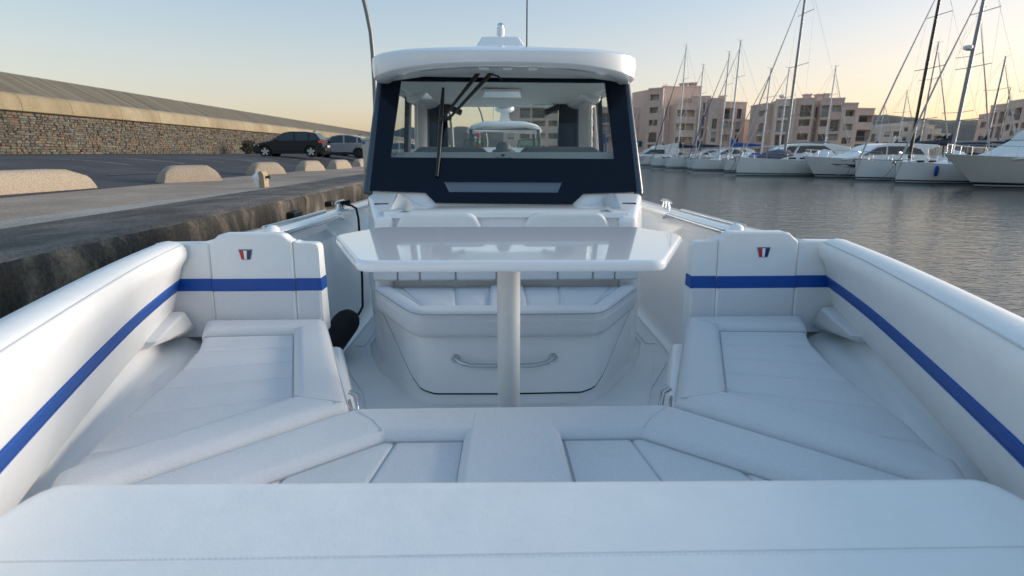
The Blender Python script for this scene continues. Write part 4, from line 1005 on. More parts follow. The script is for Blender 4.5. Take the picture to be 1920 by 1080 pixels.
    part('roof_fin', prism2([(gh[-2][0] - .30, -.02, zt - .01), (gh[-2][0] - .12, -.02, zt - .01), (gh[-2][0] - .12, .02, zt - .01), (gh[-2][0] - .30, .02, zt - .01)], [(gh[-2][0] - .17, -.008, zt + .07), (gh[-2][0] - .12, -.008, zt + .07), (gh[-2][0] - .12, .008, zt + .07), (gh[-2][0] - .17, .008, zt + .07)]), trim, cab, wc=False)
    return root
hb_prof = [(1.98, .24), (2.02, .45), (2.00, .70), (1.93, .92), (1.50, .95), (-.55, .94), (-1.0, .90), (-1.62, .80), (-1.92, .66), (-2.02, .50), (-2.02, .28), (-1.90, .22)]
hb_gh = [(-1.02, .88), (-.22, 1.36), (.15, 1.43), (.95, 1.425), (1.50, 1.36), (1.86, .93)]
suv_prof = [(2.18, .30), (2.23, .55), (2.20, .80), (2.12, 1.02), (1.6, 1.06), (-.6, 1.03), (-1.15, 1.0), (-1.85, .92), (-2.12, .76), (-2.2, .58), (-2.2, .34), (-2.1, .28)]
suv_gh = [(-1.15, .98), (-.40, 1.48), (.05, 1.57), (.75, 1.56), (1.50, 1.40), (2.02, 1.04)]
darkp = mat('dark_blue_grey_paint', (0.008, 0.014, 0.022), 0.30, spec=.3, coat=.08); silverp = mat('silver_grey_paint', (0.32, 0.33, 0.35), 0.3, metal=.2, coat=.8); whitecar = mat('pale_car_paint', (0.55, 0.56, 0.57), 0.25, coat=1); silver2 = mat('bright_silver_paint', (0.42, 0.43, 0.45), 0.28, metal=.5, coat=1)
cg = 'cars parked on the quay'
def on_park(u, D, z=None):
    p = at(u, 290, y=D); return Vector((p.x, D, zpark(p.x) if z is None else z))
car('parked_car', darkp, 'dark blue-grey hatchback parked nearest, with spoked silver wheels', on_park(550, 31.2), R(3), hb_prof, (-1.25, 1.28), .32, hb_gh, .20, group=cg)
car('parked_car', silverp, 'silver-grey crossover with black wheels parked just behind the dark hatchback', on_park(641, 36.5), R(2), suv_prof, (-1.33, 1.35), .36, suv_gh, .22, W=.91, rim=rimd, suv=True, group=cg)
car('parked_car', whitecar, 'pale car mostly hidden behind the silver crossover', on_park(672, 43), R(2), hb_prof, (-1.25, 1.28), .32, hb_gh, .20, group=cg, scale=1.06)
car('parked_car', silver2, 'bright silver car with red tail lamp seen through the left edge of the windscreen', on_park(742, 41), R(4), hb_prof, (-1.25, 1.28), .32, hb_gh, .20, group=cg)

# ================================================================ APARTMENT BUILDINGS BEHIND THE HARBOUR
render_a = blotch('pink_render', [(0.60, 0.44, 0.36), (0.65, 0.485, 0.405), (0.69, 0.52, 0.44)], 0.12, rough=.9)
render_b = blotch('sand_render', [(0.63, 0.475, 0.39), (0.68, 0.52, 0.435), (0.72, 0.56, 0.47)], 0.12, rough=.9)
render_c = blotch('pale_render', [(0.58, 0.49, 0.41), (0.63, 0.54, 0.46), (0.68, 0.58, 0.50)], 0.12, rough=.9)
soffit = mat('balcony_inside', (0.60, 0.44, 0.34), .9, var=(.5, .1))
pane_m = mat('window_pane', (0.06, 0.065, 0.07), .08, spec=.7); shut_m = mat('roller_shutter', (0.42, 0.40, 0.37), .6, var=(2, .1)); rail_m = mat('balcony_rail', (0.24, 0.22, 0.21), .5); frame_m = mat('window_frame', (0.40, 0.37, 0.33), .5)
rb = random.Random(5)
def block(root, name, P0, P1, ztop, depth, openings, m, zbase=0.15, left_open=None):
    """a block whose front runs from P0 to P1 (seen left to right); openings = (f0, f1, z0, z1, depth, kind) cut into the front wall"""
    P0 = Vector((P0[0], P0[1], 0)); P1 = Vector((P1[0], P1[1], 0)); d = (P1 - P0); Wd = d.length; d.normalize()
    nrm = Vector((d.y, -d.x, 0))                   # towards the viewer
    if nrm.dot(P0 + P1) > 0: nrm = -nrm
    H = ztop
    def pt(u, z, off=0.0): q_ = P0 + d * u - nrm * off; return (q_.x, q_.y, z)
    us = sorted({0.0, Wd} | {round(o[k] * Wd, 4) for o in openings for k in (0, 1)})
    zs = sorted({zbase, H} | {round(o[k], 4) for o in openings for k in (2, 3)})
    V, F = [], []
    def quad(a, b_, c_, e): n = len(V); V.extend([a, b_, c_, e]); F.append((n, n + 1, n + 2, n + 3))
    for i in range(len(us) - 1):
        for j in range(len(zs) - 1):
            uc, zc = (us[i] + us[i + 1]) / 2, (zs[j] + zs[j + 1]) / 2
            if any(o[0] * Wd < uc < o[1] * Wd and o[2] < zc < o[3] for o in openings): continue
            quad(pt(us[i], zs[j]), pt(us[i + 1], zs[j]), pt(us[i + 1], zs[j + 1]), pt(us[i], zs[j + 1]))
    for o in openings:
        a, b_, z0, z1, dp = o[0] * Wd, o[1] * Wd, o[2], o[3], o[4]
        for (ua, za), (ub, zb_) in (((a, z0), (b_, z0)), ((b_, z0), (b_, z1)), ((b_, z1), (a, z1)), ((a, z1), (a, z0))):
            quad(pt(ua, za), pt(ub, zb_), pt(ub, zb_, dp), pt(ua, za, dp))
    quad(pt(0, zbase), pt(0, H), pt(0, H, depth), pt(0, zbase, depth)); quad(pt(Wd, zbase), pt(Wd, H), pt(Wd, H, depth), pt(Wd, zbase, depth))
    quad(pt(0, H), pt(Wd, H), pt(Wd, H, depth), pt(0, H, depth)); quad(pt(0, zbase, depth), pt(Wd, zbase, depth), pt(Wd, H, depth), pt(0, H, depth))
    me = mesh_of('wall', V, F, m); o_ = bpy.data.objects.new('wall', me); link(o_, root)
    # parapet
    def bar(u0, u1, z0, z1, o0, o1):
        A = [pt(u0, z0, o0), pt(u1, z0, o0), pt(u1, z0, o1), pt(u0, z0, o1)]; return prism2(A, [(a[0], a[1], z1) for a in A])
    part('parapet', join(bar(-.05, Wd + .05, H - .02, H + .28, -.06, .22)), m, root)
    for o in openings:
        a, b_, z0, z1, dp, kind = o[0] * Wd, o[1] * Wd, o[2], o[3], o[4], o[5]
        A = [pt(a, z0, dp - .01), pt(b_, z0, dp - .01), pt(b_, z1, dp - .01), pt(a, z1, dp - .01)]
        if kind == 'balcony':
            w = part('balcony', prism2(A, [(q_[0] - nrm.x * .05, q_[1] - nrm.y * .05, q_[2]) for q_ in A]), soffit, root)
            k = rb.uniform(.15, .4); e = min(b_ - a - .2, rb.uniform(1.5, 2.4))
            ux = a + .1 + k * (b_ - a - e - .1)
            part('glazed_door', bar(ux, ux + e, z0 + .05, min(z1 - .25, z0 + 2.2), dp - .10, dp - .03), rb.choice([pane_m, pane_m, shut_m]), w)
            if rb.random() < .5: part('railing', bar(a, b_, z0, z0 + .95, .02, .14), m, w, label=None)
            else:
                nb = max(4, int((b_ - a) / .32))
                part('railing', join(bar(a, b_, z0 + .92, z0 + 1.0, .04, .10), bar(a, b_, z0 + .08, z0 + .14, .04, .10), *[bar(a + (b_ - a) * i / nb - .02, a + (b_ - a) * i / nb + .02, z0 + .1, z0 + .95, .05, .09) for i in range(nb + 1)]), rail_m, w)
        else:
            w = part('window', prism2(A, [(q_[0] - nrm.x * .05, q_[1] - nrm.y * .05, q_[2]) for q_ in A]), pane_m, root)
            fr = [bar(a, b_, z0, z0 + .07, dp - .08, dp - .02), bar(a, b_, z1 - .07, z1, dp - .08, dp - .02), bar(a, a + .06, z0, z1, dp - .08, dp - .02), bar(b_ - .06, b_, z0, z1, dp - .08, dp - .02), bar((a + b_) / 2 - .03, (a + b_) / 2 + .03, z0, z1, dp - .08, dp - .02)]
            part('frame', join(*fr), frame_m, w)
            if rb.random() < .4: part('shutter', bar(a + .06, b_ - .06, z1 - (z1 - z0) * rb.uniform(.4, .95), z1 - .07, dp - .14, dp - .09), shut_m, w)
    return o_
def storeys(z0, n, sh, cols, skip=()):
    out = []
    for k in range(n):
        for c_, (f0, f1, kind) in enumerate(cols):
            if (k, c_) in skip: continue
            z = z0 + k * sh
            if kind == 'b': out.append((f0, f1, z + .10, z + sh - .42, 0.85, 'balcony'))
            elif kind == 'w': out.append((f0, f1, z + .95, z + sh - .50, .25, 'window'))
            elif kind == 't': out.append((f0, f1, z + .15, z + sh - .50, .35, 'window'))
    return out
def bl(root, u0, D0, u1, D1, vtop, depth, m, cols, n, sh=2.85, z0=None, skip=()):
    a, b_ = at(u0, 280, y=D0), at(u1, 280, y=D1); ztop = at((u0 + u1) / 2, vtop, y=(D0 + D1) / 2).z
    if z0 is None: z0 = ztop - .7 - n * sh
    return block(root, 'wall', a, b_, ztop, depth, storeys(z0, n, sh, cols, skip), m)
def chimney(root, u, v0, v1, D, m, w=1.3):
    a, b_ = at(u, v0, y=D), at(u, v1, y=D)
    part('chimney', join(box(a.x - w / 2, a.x + w / 2, D, D + w, b_.z - .3, a.z - .25), box(a.x - w / 2 - .15, a.x + w / 2 + .15, D - .15, D + w + .15, a.z - .25, a.z)), m, root)
bgp = 'apartment blocks around the harbour'
# 1: block seen through the windscreen
r = empty('apartment_building', at(1010, 280, y=120).xy.to_3d(), 'tall pink apartment block seen through the windscreen behind the far hardtop', 'building', bgp)
bl(r, 972, 118, 1062, 116, 168, 14, render_b, [(.03, .24, 'b'), (.28, .56, 'b'), (.62, .86, 'b')], 5, sh=2.62)
bl(r, 944, 126, 972, 119, 172, 12, render_a, [(.3, .7, 'w')], 4, sh=2.62)
# 2: block seen through the right side window and past the right pillar
r = empty('apartment_building', at(1160, 280, y=135).xy.to_3d(), 'stepped apartment block partly hidden by the right windscreen pillar', 'building', bgp)
bl(r, 1096, 136, 1150, 132, 203, 14, render_a, [(.1, .3, 'w'), (.45, .9, 'b')], 3)
bl(r, 1150, 133, 1182, 131, 212, 14, render_a, [(.2, .8, 'w')], 3)
bl(r, 1176, 130, 1210, 128, 204, 14, render_a, [(.08, .34, 'w'), (.5, .78, 'w')], 4, sh=2.7)
chimney(r, 1124, 198, 206, 134, render_a)
sg = mat('teal_shop_sign', (0.01, 0.10, 0.16), .4)
p = at(1198, 269, y=127.4); q_ = at(1213, 269, y=127.4)
part('shop_sign', box(at(1180, 269, y=127.4).x, q_.x + .6, 127.3, 127.5, p.z - .75, p.z + .55), sg, r)
part('shop_sign_mark', box(at(1193, 269, y=127.2).x, at(1197, 269, y=127.2).x, 127.22, 127.29, p.z - .3, p.z + .25), whitem, r)
# 3: tall stepped block right of the cabin
r = empty('apartment_building', at(1300, 280, y=122).xy.to_3d(), 'tall stepped pink apartment block with three chimneys right of the cabin', 'building', bgp)
bl(r, 1209, 122.5, 1236, 120.5, 167, 14, render_a, [(.16, .74, 'b')], 5, sh=2.72)
bl(r, 1235, 121, 1275, 123, 164, 12, render_a, [], 0)
bl(r, 1262, 119, 1300, 120, 196, 9, render_b, [(-0.0 + .06, .92, 'b')], 3, sh=2.9, skip=())
bl(r, 1273, 124, 1306, 125, 163, 10, render_a, [], 0)
bl(r, 1290, 122.5, 1324, 122, 182, 10, render_a, [(.12, .28, 't'), (.62, .76, 't')], 4, sh=2.8)
bl(r, 1322, 120.6, 1350, 120, 186, 11, render_b, [(.30, .62, 't')], 4, sh=2.9, skip=((3, 0),))
bl(r, 1346, 119.6, 1391, 121, 193, 12, render_a, [(.02, .50, 'b'), (.64, .84, 't')], 4, sh=2.85)
for u, v0 in ((1284, 155.5), (1301, 154.5)): chimney(r, u, v0, 168, 125, render_a, 1.4)
chimney(r, 1357, 179, 192, 126, render_b, 1.2)
# 4: second large block
r = empty('apartment_building', at(1500, 280, y=112).xy.to_3d(), 'long pink apartment block with recessed balconies behind the tall grey mast', 'building', bgp)
bl(r, 1386, 126, 1402, 126, 226, 8, render_b, [], 0)
bl(r, 1399, 118, 1429, 111, 198, 12, render_a, [(.55, .9, 'b')], 4, sh=2.6, skip=())
bl(r, 1428, 112, 1446, 111, 196, 12, render_a, [(.2, .55, 't')], 4, sh=2.7)
bl(r, 1444, 109, 1482, 108, 188, 12, render_b, [(.15, .85, 'b')], 4, sh=2.75)
bl(r, 1481, 109, 1516, 108, 186, 12, render_a, [(.28, .86, 'b')], 4, sh=2.75)
bl(r, 1514, 109.5, 1531, 109, 189, 12, render_b, [(.3, .7, 't')], 4, sh=2.7)
bl(r, 1529, 107, 1570, 106, 186, 12, render_a, [(.02, .42, 'b'), (.5, .96, 'b')], 4, sh=2.75)
bl(r, 1568, 106, 1596, 106, 195, 12, render_b, [(.25, .85, 'b')], 4, sh=2.65)
bl(r, 1594, 106.5, 1628, 107, 205, 12, render_a, [(.2, .95, 'b')], 3, sh=2.8)
for u, v0 in ((1517, 176), (1539, 176), (1551, 175)): chimney(r, u, v0, 188, 112, render_a, 1.2)
# 5: low pale blocks under the hill
r = empty('apartment_building', at(1690, 280, y=145).xy.to_3d(), 'low pale terraced block under the wooded hill', 'building', bgp)
bl(r, 1624, 150, 1650, 148, 243, 12, render_c, [(.2, .8, 'b')], 2)
bl(r, 1648, 146, 1688, 145, 238, 12, render_c, [(.12, .40, 'w'), (.55, .92, 'b')], 2)
bl(r, 1680, 148, 1732, 148, 230, 12, render_c, [(.1, .3, 'w'), (.42, .60, 'w'), (.72, .9, 'w')], 3, sh=2.6)
bl(r, 1730, 144, 1758, 144, 243, 12, render_c, [(.15, .42, 'w'), (.6, .85, 'w')], 2)
bl(r, 1756, 142, 1777, 142, 252, 12, render_c, [(.3, .7, 'w')], 1)
chimney(r, 1746, 234, 246, 150, render_c, 2.2)
# 6: block at the right picture edge
r = empty('apartment_building', at(1870, 280, y=95).xy.to_3d(), 'shaded apartment block at the right picture edge behind the masts', 'building', bgp)
bl(r, 1822, 104, 1842, 100, 216, 12, render_a, [(.3, .8, 'w')], 3, sh=2.6)
bl(r, 1840, 100, 1874, 95, 198, 12, render_a, [(.1, .42, 'b'), (.58, .94, 'b')], 4, sh=2.6)
bl(r, 1872, 95, 1900, 91, 190, 12, render_b, [(.1, .4, 'w'), (.5, .94, 'b')], 4, sh=2.6)
bl(r, 1898, 91, 1990, 84, 182, 12, render_a, [(.06, .24, 'b'), (.34, .52, 'w'), (.62, .9, 'b')], 4, sh=2.7)
# blue feather banner
p0 = at(1128, 283, y=118); p1 = at(1127, 251, y=118)
bn = empty('feather_banner', (p0.x, 118, .15), 'blue feather banner seen through the right side window', 'banner')
bw = 1.0; k = p1.z - .15
part('banner_pole', tube([(p0.x, 118, .15), (p0.x, 118, k * .8), (p0.x + .15, 118, k + .1), (p0.x + .6, 118, k + .15)], .04, 6), lampm, bn)
part('banner_cloth', prism([(p0.x + .05, .9), (p0.x + bw, .7), (p0.x + bw + .05, k * .8), (p0.x + .7, k + .12), (p0.x + .1, k)], 117.97, 118.0, 'y'), mat('banner_blue', (.05, .07, .22), .7, var=(2, .2)), bn)
for i in range(5): part('banner_mark', box(p0.x + .45, p0.x + .75, 117.93, 117.965, 1.0 + i * .5, 1.3 + i * .5), mat('banner_white', (.5, .5, .55), .7) if i == 0 else MATS['banner_white'], bn)
# palm
p = at(1767, 285, y=120); pz = .15; top = at(1767, 258, y=120)
pm = empty('palm_tree', (p.x, 120, pz), 'small palm tree beside the low pale block', 'palm')
part('trunk', tube([(p.x, 120, pz), (p.x + .1, 120, pz + 1.2), (p.x, 120, top.z)], [.22, .18, .16], 8), mat('palm_bark', (.10, .075, .055), .9, bump=('noise', 9, .8, .05)), pm, smooth=60)
V, F = [], []
for k in range(26):
    az = k * 2.4; dr = .4 + .9 * ((k * 7) % 10) / 10
    for j in range(7):
        t0, t1 = j / 7, (j + 1) / 7
        def fp(t): return Vector((p.x + math.cos(az) * 2.0 * t, 120 + math.sin(az) * 2.0 * t, top.z + 1.2 * t * (1.2 - dr * t * 1.4)))
        a, b_ = fp(t0), fp(t1); sdv = Vector((-math.sin(az), math.cos(az), 0)) * .28 * (1 - .6 * t0)
        n = len(V); V += [a, b_, b_ + sdv - Vector((0, 0, .22)), a + sdv - Vector((0, 0, .22)), b_ - sdv - Vector((0, 0, .22)), a - sdv - Vector((0, 0, .22))]
        F += [(n, n + 1, n + 2, n + 3), (n, n + 1, n + 4, n + 5)]
part('crown', (V, F), mat('palm_frond', (.040, .052, .024), .7, var=(1.5, .3)), pm)

# ================================================================ BOATS IN THE HARBOUR
hullw = mat('yacht_white', (0.74, 0.74, 0.72), 0.25, coat=.5, var=(.7, .05)); hullc = mat('yacht_cream', (0.66, 0.66, 0.62), 0.28, coat=.4, var=(.7, .05)); deckw = mat('yacht_deck', (0.62, 0.62, 0.60), .5)
mast_w = mat('mast_white', (0.58, 0.59, 0.60), .4); mast_g = mat('mast_grey', (0.24, 0.26, 0.28), .4, metal=.4); mast_k = mat('mast_black', (0.010, 0.012, 0.018), .3); wire = mat('rigging_wire', (0.10, 0.11, 0.12), .4, metal=.5)
stripeg = mat('green_stripe', (0.02, 0.10, 0.10), .4); stripen = mat('navy_stripe', (0.012, 0.02, 0.05), .4); anti = mat('antifouling', (0.02, 0.025, 0.035), .7)
covb = mat('blue_sail_cover', (0.006, 0.05, 0.26), .8, var=(3, .2), bump=('noise', 6, .6, .05)); covn = mat('navy_sail_cover', (0.010, 0.016, 0.045), .8, var=(3, .2), bump=('noise', 6, .6, .05)); covg = mat('grey_cover', (0.10, 0.10, 0.13), .85, var=(3, .2), bump=('noise', 5, .6, .05)); genoa = mat('furled_sail', (0.42, 0.42, 0.40), .8)
def hull_mesh(L, B, fb, rake=.5, draft=.4, flare=.12, transom=.8, sheer=.30):
    st = [0, .05, .2, .4, .55, .68, .78, .87, .93, .97, 1.0]; rings = []
    for t in st:
        b_ = B / 2 * (transom + (1 - transom) * math.sin(min(1, t / .45) * math.pi / 2)) * (1 - max(0, (t - .5) / .5) ** 2.1)
        b_ = max(b_, .02); zt = fb * (1 + sheer * max(0, (t - .2)) ** 2 * 1.5); x = -L / 2 + L * t
        def X(z): return x - rake * max(0, t - .5) / .5 * (1 - z / zt) * (1 if z >= 0 else 1)
        half = [(b_, zt), (b_ * (1 - flare * .35), zt * .66), (b_ * (1 - flare), zt * .30), (b_ * (1 - flare * 1.6), .06), (b_ * (1 - flare * 1.9), -.12), (b_ * .3, -draft), (0, -draft - .05)]
        rings.append([(X(z), y, z) for y, z in half] + [(X(z), -y, z) for y, z in half[::-1][1:]])
    return rings
def hull_parts(root, L, B, fb, hm, boot, rake, **k):
    rings = hull_mesh(L, B, fb, rake, **k); n = len(rings[0])
    V, F = loft(rings, closed=False); fm = []
    for f in F:
        z = sum(V[i][2] for i in f) / 4; fm.append(1 if z < 0.02 else 0)
    h = part('hull', (V + [], F + [tuple(range(n))]), [hm, anti], root, smooth=45, wc=False, fm=fm + [0])
    for s in (1, -1):   # boot stripe just proud of the topsides
        A = []
        for r in rings:
            a, b_ = Vector(r[3] if s > 0 else r[n - 4]), Vector(r[2] if s > 0 else r[n - 3])
            o = Vector((0, s * .012, 0)); A.append([a.lerp(b_, .15) + o, a.lerp(b_, .45) + o])
        part('boot_stripe', loft(A, closed=False), boot, h, wc=False)
    dk = [Vector(r[0]) - Vector((0, 0, .02)) for r in rings] + [Vector(r[-1]) - Vector((0, 0, .02)) for r in rings[::-1]]
    part('deck', ([tuple(v) for v in dk], [(i, i + 1, 2 * len(rings) - 2 - i, 2 * len(rings) - 1 - i) for i in range(len(rings) - 1)]), deckw, root, wc=False)
    # toe rail
    for s in (0, -1): part('toe_rail', tube([Vector(r[s]) + Vector((0, 0, .02)) for r in rings], .025, 5), hm, root, wc=False)
    return rings
def sailboat(label, X, Y, mast_h, L=11.0, B=3.6, fb=1.15, hm=hullw, boot=stripen, mm=mast_w, mr=.085, cover=covn, furl=genoa, spread=2, radar=None, heading=math.pi, rake=.25, boom=True, mx=.10, fenders=0, tender=False, forestay=True):
    root = empty('sailboat', (0, 0, 0), label, 'sailboat', 'sailboats moored in the harbour')
    root.rotation_euler = (0, 0, heading); mxl = mx * L
    root.location = (X + mxl, Y, WATER)     # the mast stands at X, Y
    rings = hull_parts(root, L, B, fb, hm, boot, rake)
    zd = fb * 1.03
    cp = [(-.18 * L, zd), (-.17 * L, zd + .42), (.05 * L, zd + .48), (.14 * L, zd + .30), (.22 * L, zd)]
    ch = part('coachroof', prism2([(x, -B * .27, z) for x, z in cp], [(x, B * .27, z) for x, z in cp]), hm, root, wc=False, bevel=.06)
    for s in (-1, 1):
        for k in range(3): part('port_light', box(-.13 * L + k * .09 * L, -.13 * L + k * .09 * L + .06 * L, s * B * .27 - .012, s * B * .27 + .012, zd + .16, zd + .32), darkglass, ch, wc=False)
    part('sprayhood', loft([[(-.19 * L + dx, y * B * .30, zd + .30 + hh * (1 - abs(y) ** 3)) for y in (-1, -.8, -.4, 0, .4, .8, 1)] for dx, hh in ((-.9, .75), (-.45, .85), (0, .70), (.45, .18))], closed=False), cover, root, wc=False, smooth=50)
    for sgn in (-1, 1): part('cockpit_coaming', box(-.45 * L, -.19 * L, sgn * B * .30 - .08, sgn * B * .30 + .08, zd - .02, zd + .28), hm, root, wc=False, bevel=.05)
    zt = mast_h
    mst = part('mast', tube([(mxl, 0, zd), (mxl, 0, zt * .6), (mxl, 0, zt)], [mr, mr, mr * .75], 10), mm, root, wc=False, smooth=60)
    part('masthead', join(tube([(mxl, 0, zt), (mxl - .25, 0, zt + .05)], .02, 5), tube([(mxl + .1, 0, zt), (mxl + .45, 0, zt + .12)], .015, 5), tube([(mxl, 0, zt), (mxl, 0, zt + .55)], .010, 4)), wire, mst, wc=False)
    hs = [zt * (k + 1) / (spread + 1) + .06 * zt for k in range(spread)]
    for k, h in enumerate(hs):
        w = B * (.50 - .08 * k)
        part('spreader', join(tube([(mxl, 0, h), (mxl - .25, w, h + .08)], .028, 5), tube([(mxl, 0, h), (mxl - .25, -w, h + .08)], .028, 5)), mm, mst, wc=False)
    rw = max(.010, Y * .00022)
    sh = []
    for s in (-1, 1):
        pts = [(mxl - .3, s * B * .45, zd)] + [(mxl - .25, s * B * (.50 - .08 * k), h + .08) for k, h in enumerate(hs)] + [(mxl, 0, zt * .99)]
        sh.append(tube(pts, rw * .7, 4)); sh.append(tube([(mxl - .5, s * B * .44, zd), (mxl, 0, hs[0])], rw * .7, 4))
    sh += [tube([(-L * .49, s * .3, zd), (-L * .40, 0, zd + 2.5)], rw * .7, 4) for s in (-1, 1)] + [tube([(-L * .40, 0, zd + 2.5), (mxl, 0, zt)], rw * .7, 4)]
    part('standing_rigging', join(*sh), wire, root, wc=False)
    bow = (L / 2 - .25, 0, fb * 1.30)
    if forestay: part('furled_headsail', tube([bow, (L / 2 - .25 + (mxl - L / 2) * .05, 0, bow[2] + .6), (L / 2 + (mxl - L / 2) * .5, 0, bow[2] + (zt * .93 - bow[2]) * .5), (mxl + .12, 0, zt * .93)], [.03, .075, .06, .025], 8), furl, root, wc=False, smooth=60)
    if boom:
        zb_ = zd + 1.75; bL = L * .36
        part('boom', tube([(mxl - .1, 0, zb_), (mxl - bL, 0, zb_ + .10)], .06, 8), mm, root, wc=False, smooth=60)
        if cover: part('sail_cover', loft([[(mxl - .12 - bL * t, y * w, zb_ + .04 + .1 * t + h * z) for y, z in ((-1, 0), (-.95, .45), (-.5, .9), (0, 1), (.5, .9), (.95, .45), (1, 0))] for t, w, h in ((0, .12, 1.25), (.05, .20, .95), (.15, .22, .62), (.35, .20, .46), (.6, .17, .38), (.85, .13, .28), (.97, .08, .16))]), cover, root, wc=False, smooth=60)
    # pulpit, stanchions and guard wires
    def edge(t, dz=0):
        i = min(int(t * 10), 9); st = [0, .05, .2, .4, .55, .68, .78, .87, .93, .97, 1.0]
        for a in range(10):
            if st[a] <= t <= st[a + 1]:
                f = (t - st[a]) / (st[a + 1] - st[a]); p_ = Vector(rings[a][0]).lerp(Vector(rings[a + 1][0]), f); return p_ + Vector((0, 0, dz))
    for s in (1, -1):
        g = []
        for t in (.05, .2, .35, .5, .65, .8, .93):
            p_ = edge(t); p_.y *= s * .97; g.append(tube([p_, p_ + Vector((0, 0, .62))], .014, 5))
        for dz in (.60, .32): g.append(tube([Vector((edge(t).x, edge(t).y * s * .97, edge(t).z + dz)) for t in (.05, .2, .35, .5, .65, .8, .93, .985)], .009, 4))
        part('guard_rail', join(*g), steel, root, wc=False)
    part('pulpit', tube([(L / 2 - .9, B * .16, fb * 1.3 + .62), (L / 2 - .1, .12, fb * 1.35 + .65), (L / 2 - .1, -.12, fb * 1.35 + .65), (L / 2 - .9, -B * .16, fb * 1.3 + .62)], .018, 6), steel, root, wc=False)
    part('anchor', join(tube([(L / 2 - .5, 0, fb * 1.36), (L / 2 + .12, 0, fb * 1.34)], .04, 6), tube([(L / 2 + .1, -.16, fb * 1.16), (L / 2 + .16, 0, fb * 1.30), (L / 2 + .1, .16, fb * 1.16)], .035, 6)), rimd, root, wc=False)
    part('mooring_lines', join(*[tube([(L / 2 - .3, s * .2, fb * 1.3), (L / 2 + .2, s * .5, .5), (L / 2 + .9, s * .9, -.1)], .018, 4) for s in (-1, 1)]), wire, root, wc=False)
    if radar:
        part('radar_dome', lathe([(.0, radar - .16), (.24, radar - .14), (.30, radar), (.26, radar + .12), (.0, radar + .17)], 18, (mxl + .42, 0, 0)), whitem, mst, wc=False, smooth=50)
        part('radar_bracket', box(mxl + .05, mxl + .5, -.06, .06, radar - .22, radar - .15), mm, mst, wc=False)
    for k in range(fenders):
        p_ = edge(.80 + .05 * k); part('hull_fender', lathe([(0, -.75), (.10, -.7), (.13, -.5), (.13, -.15), (.08, 0), (.0, .05)], 12, (p_.x, p_.y + .14, p_.z - .15)), covb, root, wc=False, smooth=60)
    if tender:
        part('covered_tender', loft([[(.16 * L + x, y * w, zd + .30 + h * z) for y, z in ((-1, -.3), (-1, .2), (-.7, .7), (0, 1), (.7, .7), (1, .2), (1, -.3))] for x, w, h in ((-1.6, .5, .35), (-1.2, .85, .75), (0, .95, .85), (1.3, .85, .6), (1.9, .45, .25))]), covg, root, wc=False, smooth=60)
    return root
def from_mast(u, v, Y):           # mast top seen at (u, v), mast standing at distance Y
    p = at(u, v, y=Y); return p.x, p.z - WATER
def sb(label, u, v, zc, **k):
    Y = zc; x, h = from_mast(u, v, Y); return sailboat(label, x, Y, h, **k)
# front row, far to near
sb('small white sailboat farthest left in the row, mast just right of the cabin', 1249, 158, 96, L=10, mr=.09, boom=True, cover=covn)
sb('white sailboat with navy sail cover, second mast from the cabin', 1287, 84, 86, L=11, mm=mast_w, mr=.10, cover=covn, furl=covn)
sb('white sailboat with a short mast in front of the stepped building', 1319, 121, 79, L=11, mr=.085, cover=covn, mx=.08)
sb('white sailboat with dark blue furled headsail', 1368, 97, 73, L=11.5, mr=.10, furl=covb, cover=None)
sb('white sailboat with bright blue boom cover', 1389, 76, 68, L=11.5, mr=.10, cover=covb, mx=.08)
sb('white sailboat with pale mast behind the green striped yacht', 1446, 128, 62, L=10.5, mr=.085, cover=None, mx=.08)
sb('white sailboat with radar half way up its mast', 1480, 127, 58.5, L=10.5, mr=.08, cover=None, radar=8.2, mx=.06)
sb('large white sailboat with green waterline stripe and covered tender on deck', 1516, -52, 53.5, L=12.5, B=4.0, fb=1.40, boot=stripeg, mm=mast_g, mr=.13, cover=None, spread=3, tender=True, mx=.10)
sb('white sailboat with tall black carbon mast', 1771, -50, 44.0, L=11.5, fb=1.25, mm=mast_k, mr=.13, cover=None, spread=3, mx=.10)
sb('white sailboat with thick grey mast, radar dome and blue fender', 1857, -60, 39.5, L=11.0, fb=1.22, mm=mast_g, mr=.13, cover=None, spread=3, radar=9.6, fenders=1, mx=.12)
# second row on the far side of the pontoon
G2 = dict(heading=0.0, cover=covn)
sb('sailboat of the far row, mast in front of the long block', 1539, 124, 70, L=10, mr=.085, **G2)
sb('sailboat of the far row, leftmost thin mast before the hill', 1639, 192, 84, L=9, mr=.07, **G2)
sb('sailboat of the far row, short white mast before the hill', 1677, 170, 76, L=9.5, mr=.08, **G2)
sb('sailboat of the far row, grey mast left of the black mast', 1725, 79, 60, L=10.5, mr=.085, mm=mast_g, **G2)
sb('sailboat of the far row with dark mast between the two tall ones', 1798, 14, 52, L=11, mr=.10, mm=mast_k, **G2)
sb('sailboat of the far row, grey mast right of the thick mast', 1850, 106, 58, L=10.5, mr=.10, mm=mast_g, **G2)
sb('sailboat of the far row, small leaning mast tip near the right block', 1871, 164, 72, L=9, mr=.08, mm=mast_g, **G2)
sb('sailboat of the far row, mast at the right picture edge', 1919, 106, 53, L=10.5, mr=.09, **G2)
sb('sailboat of the far row, pale thick mast at the right edge', 1934, 92, 48, L=10, mr=.12, **G2)

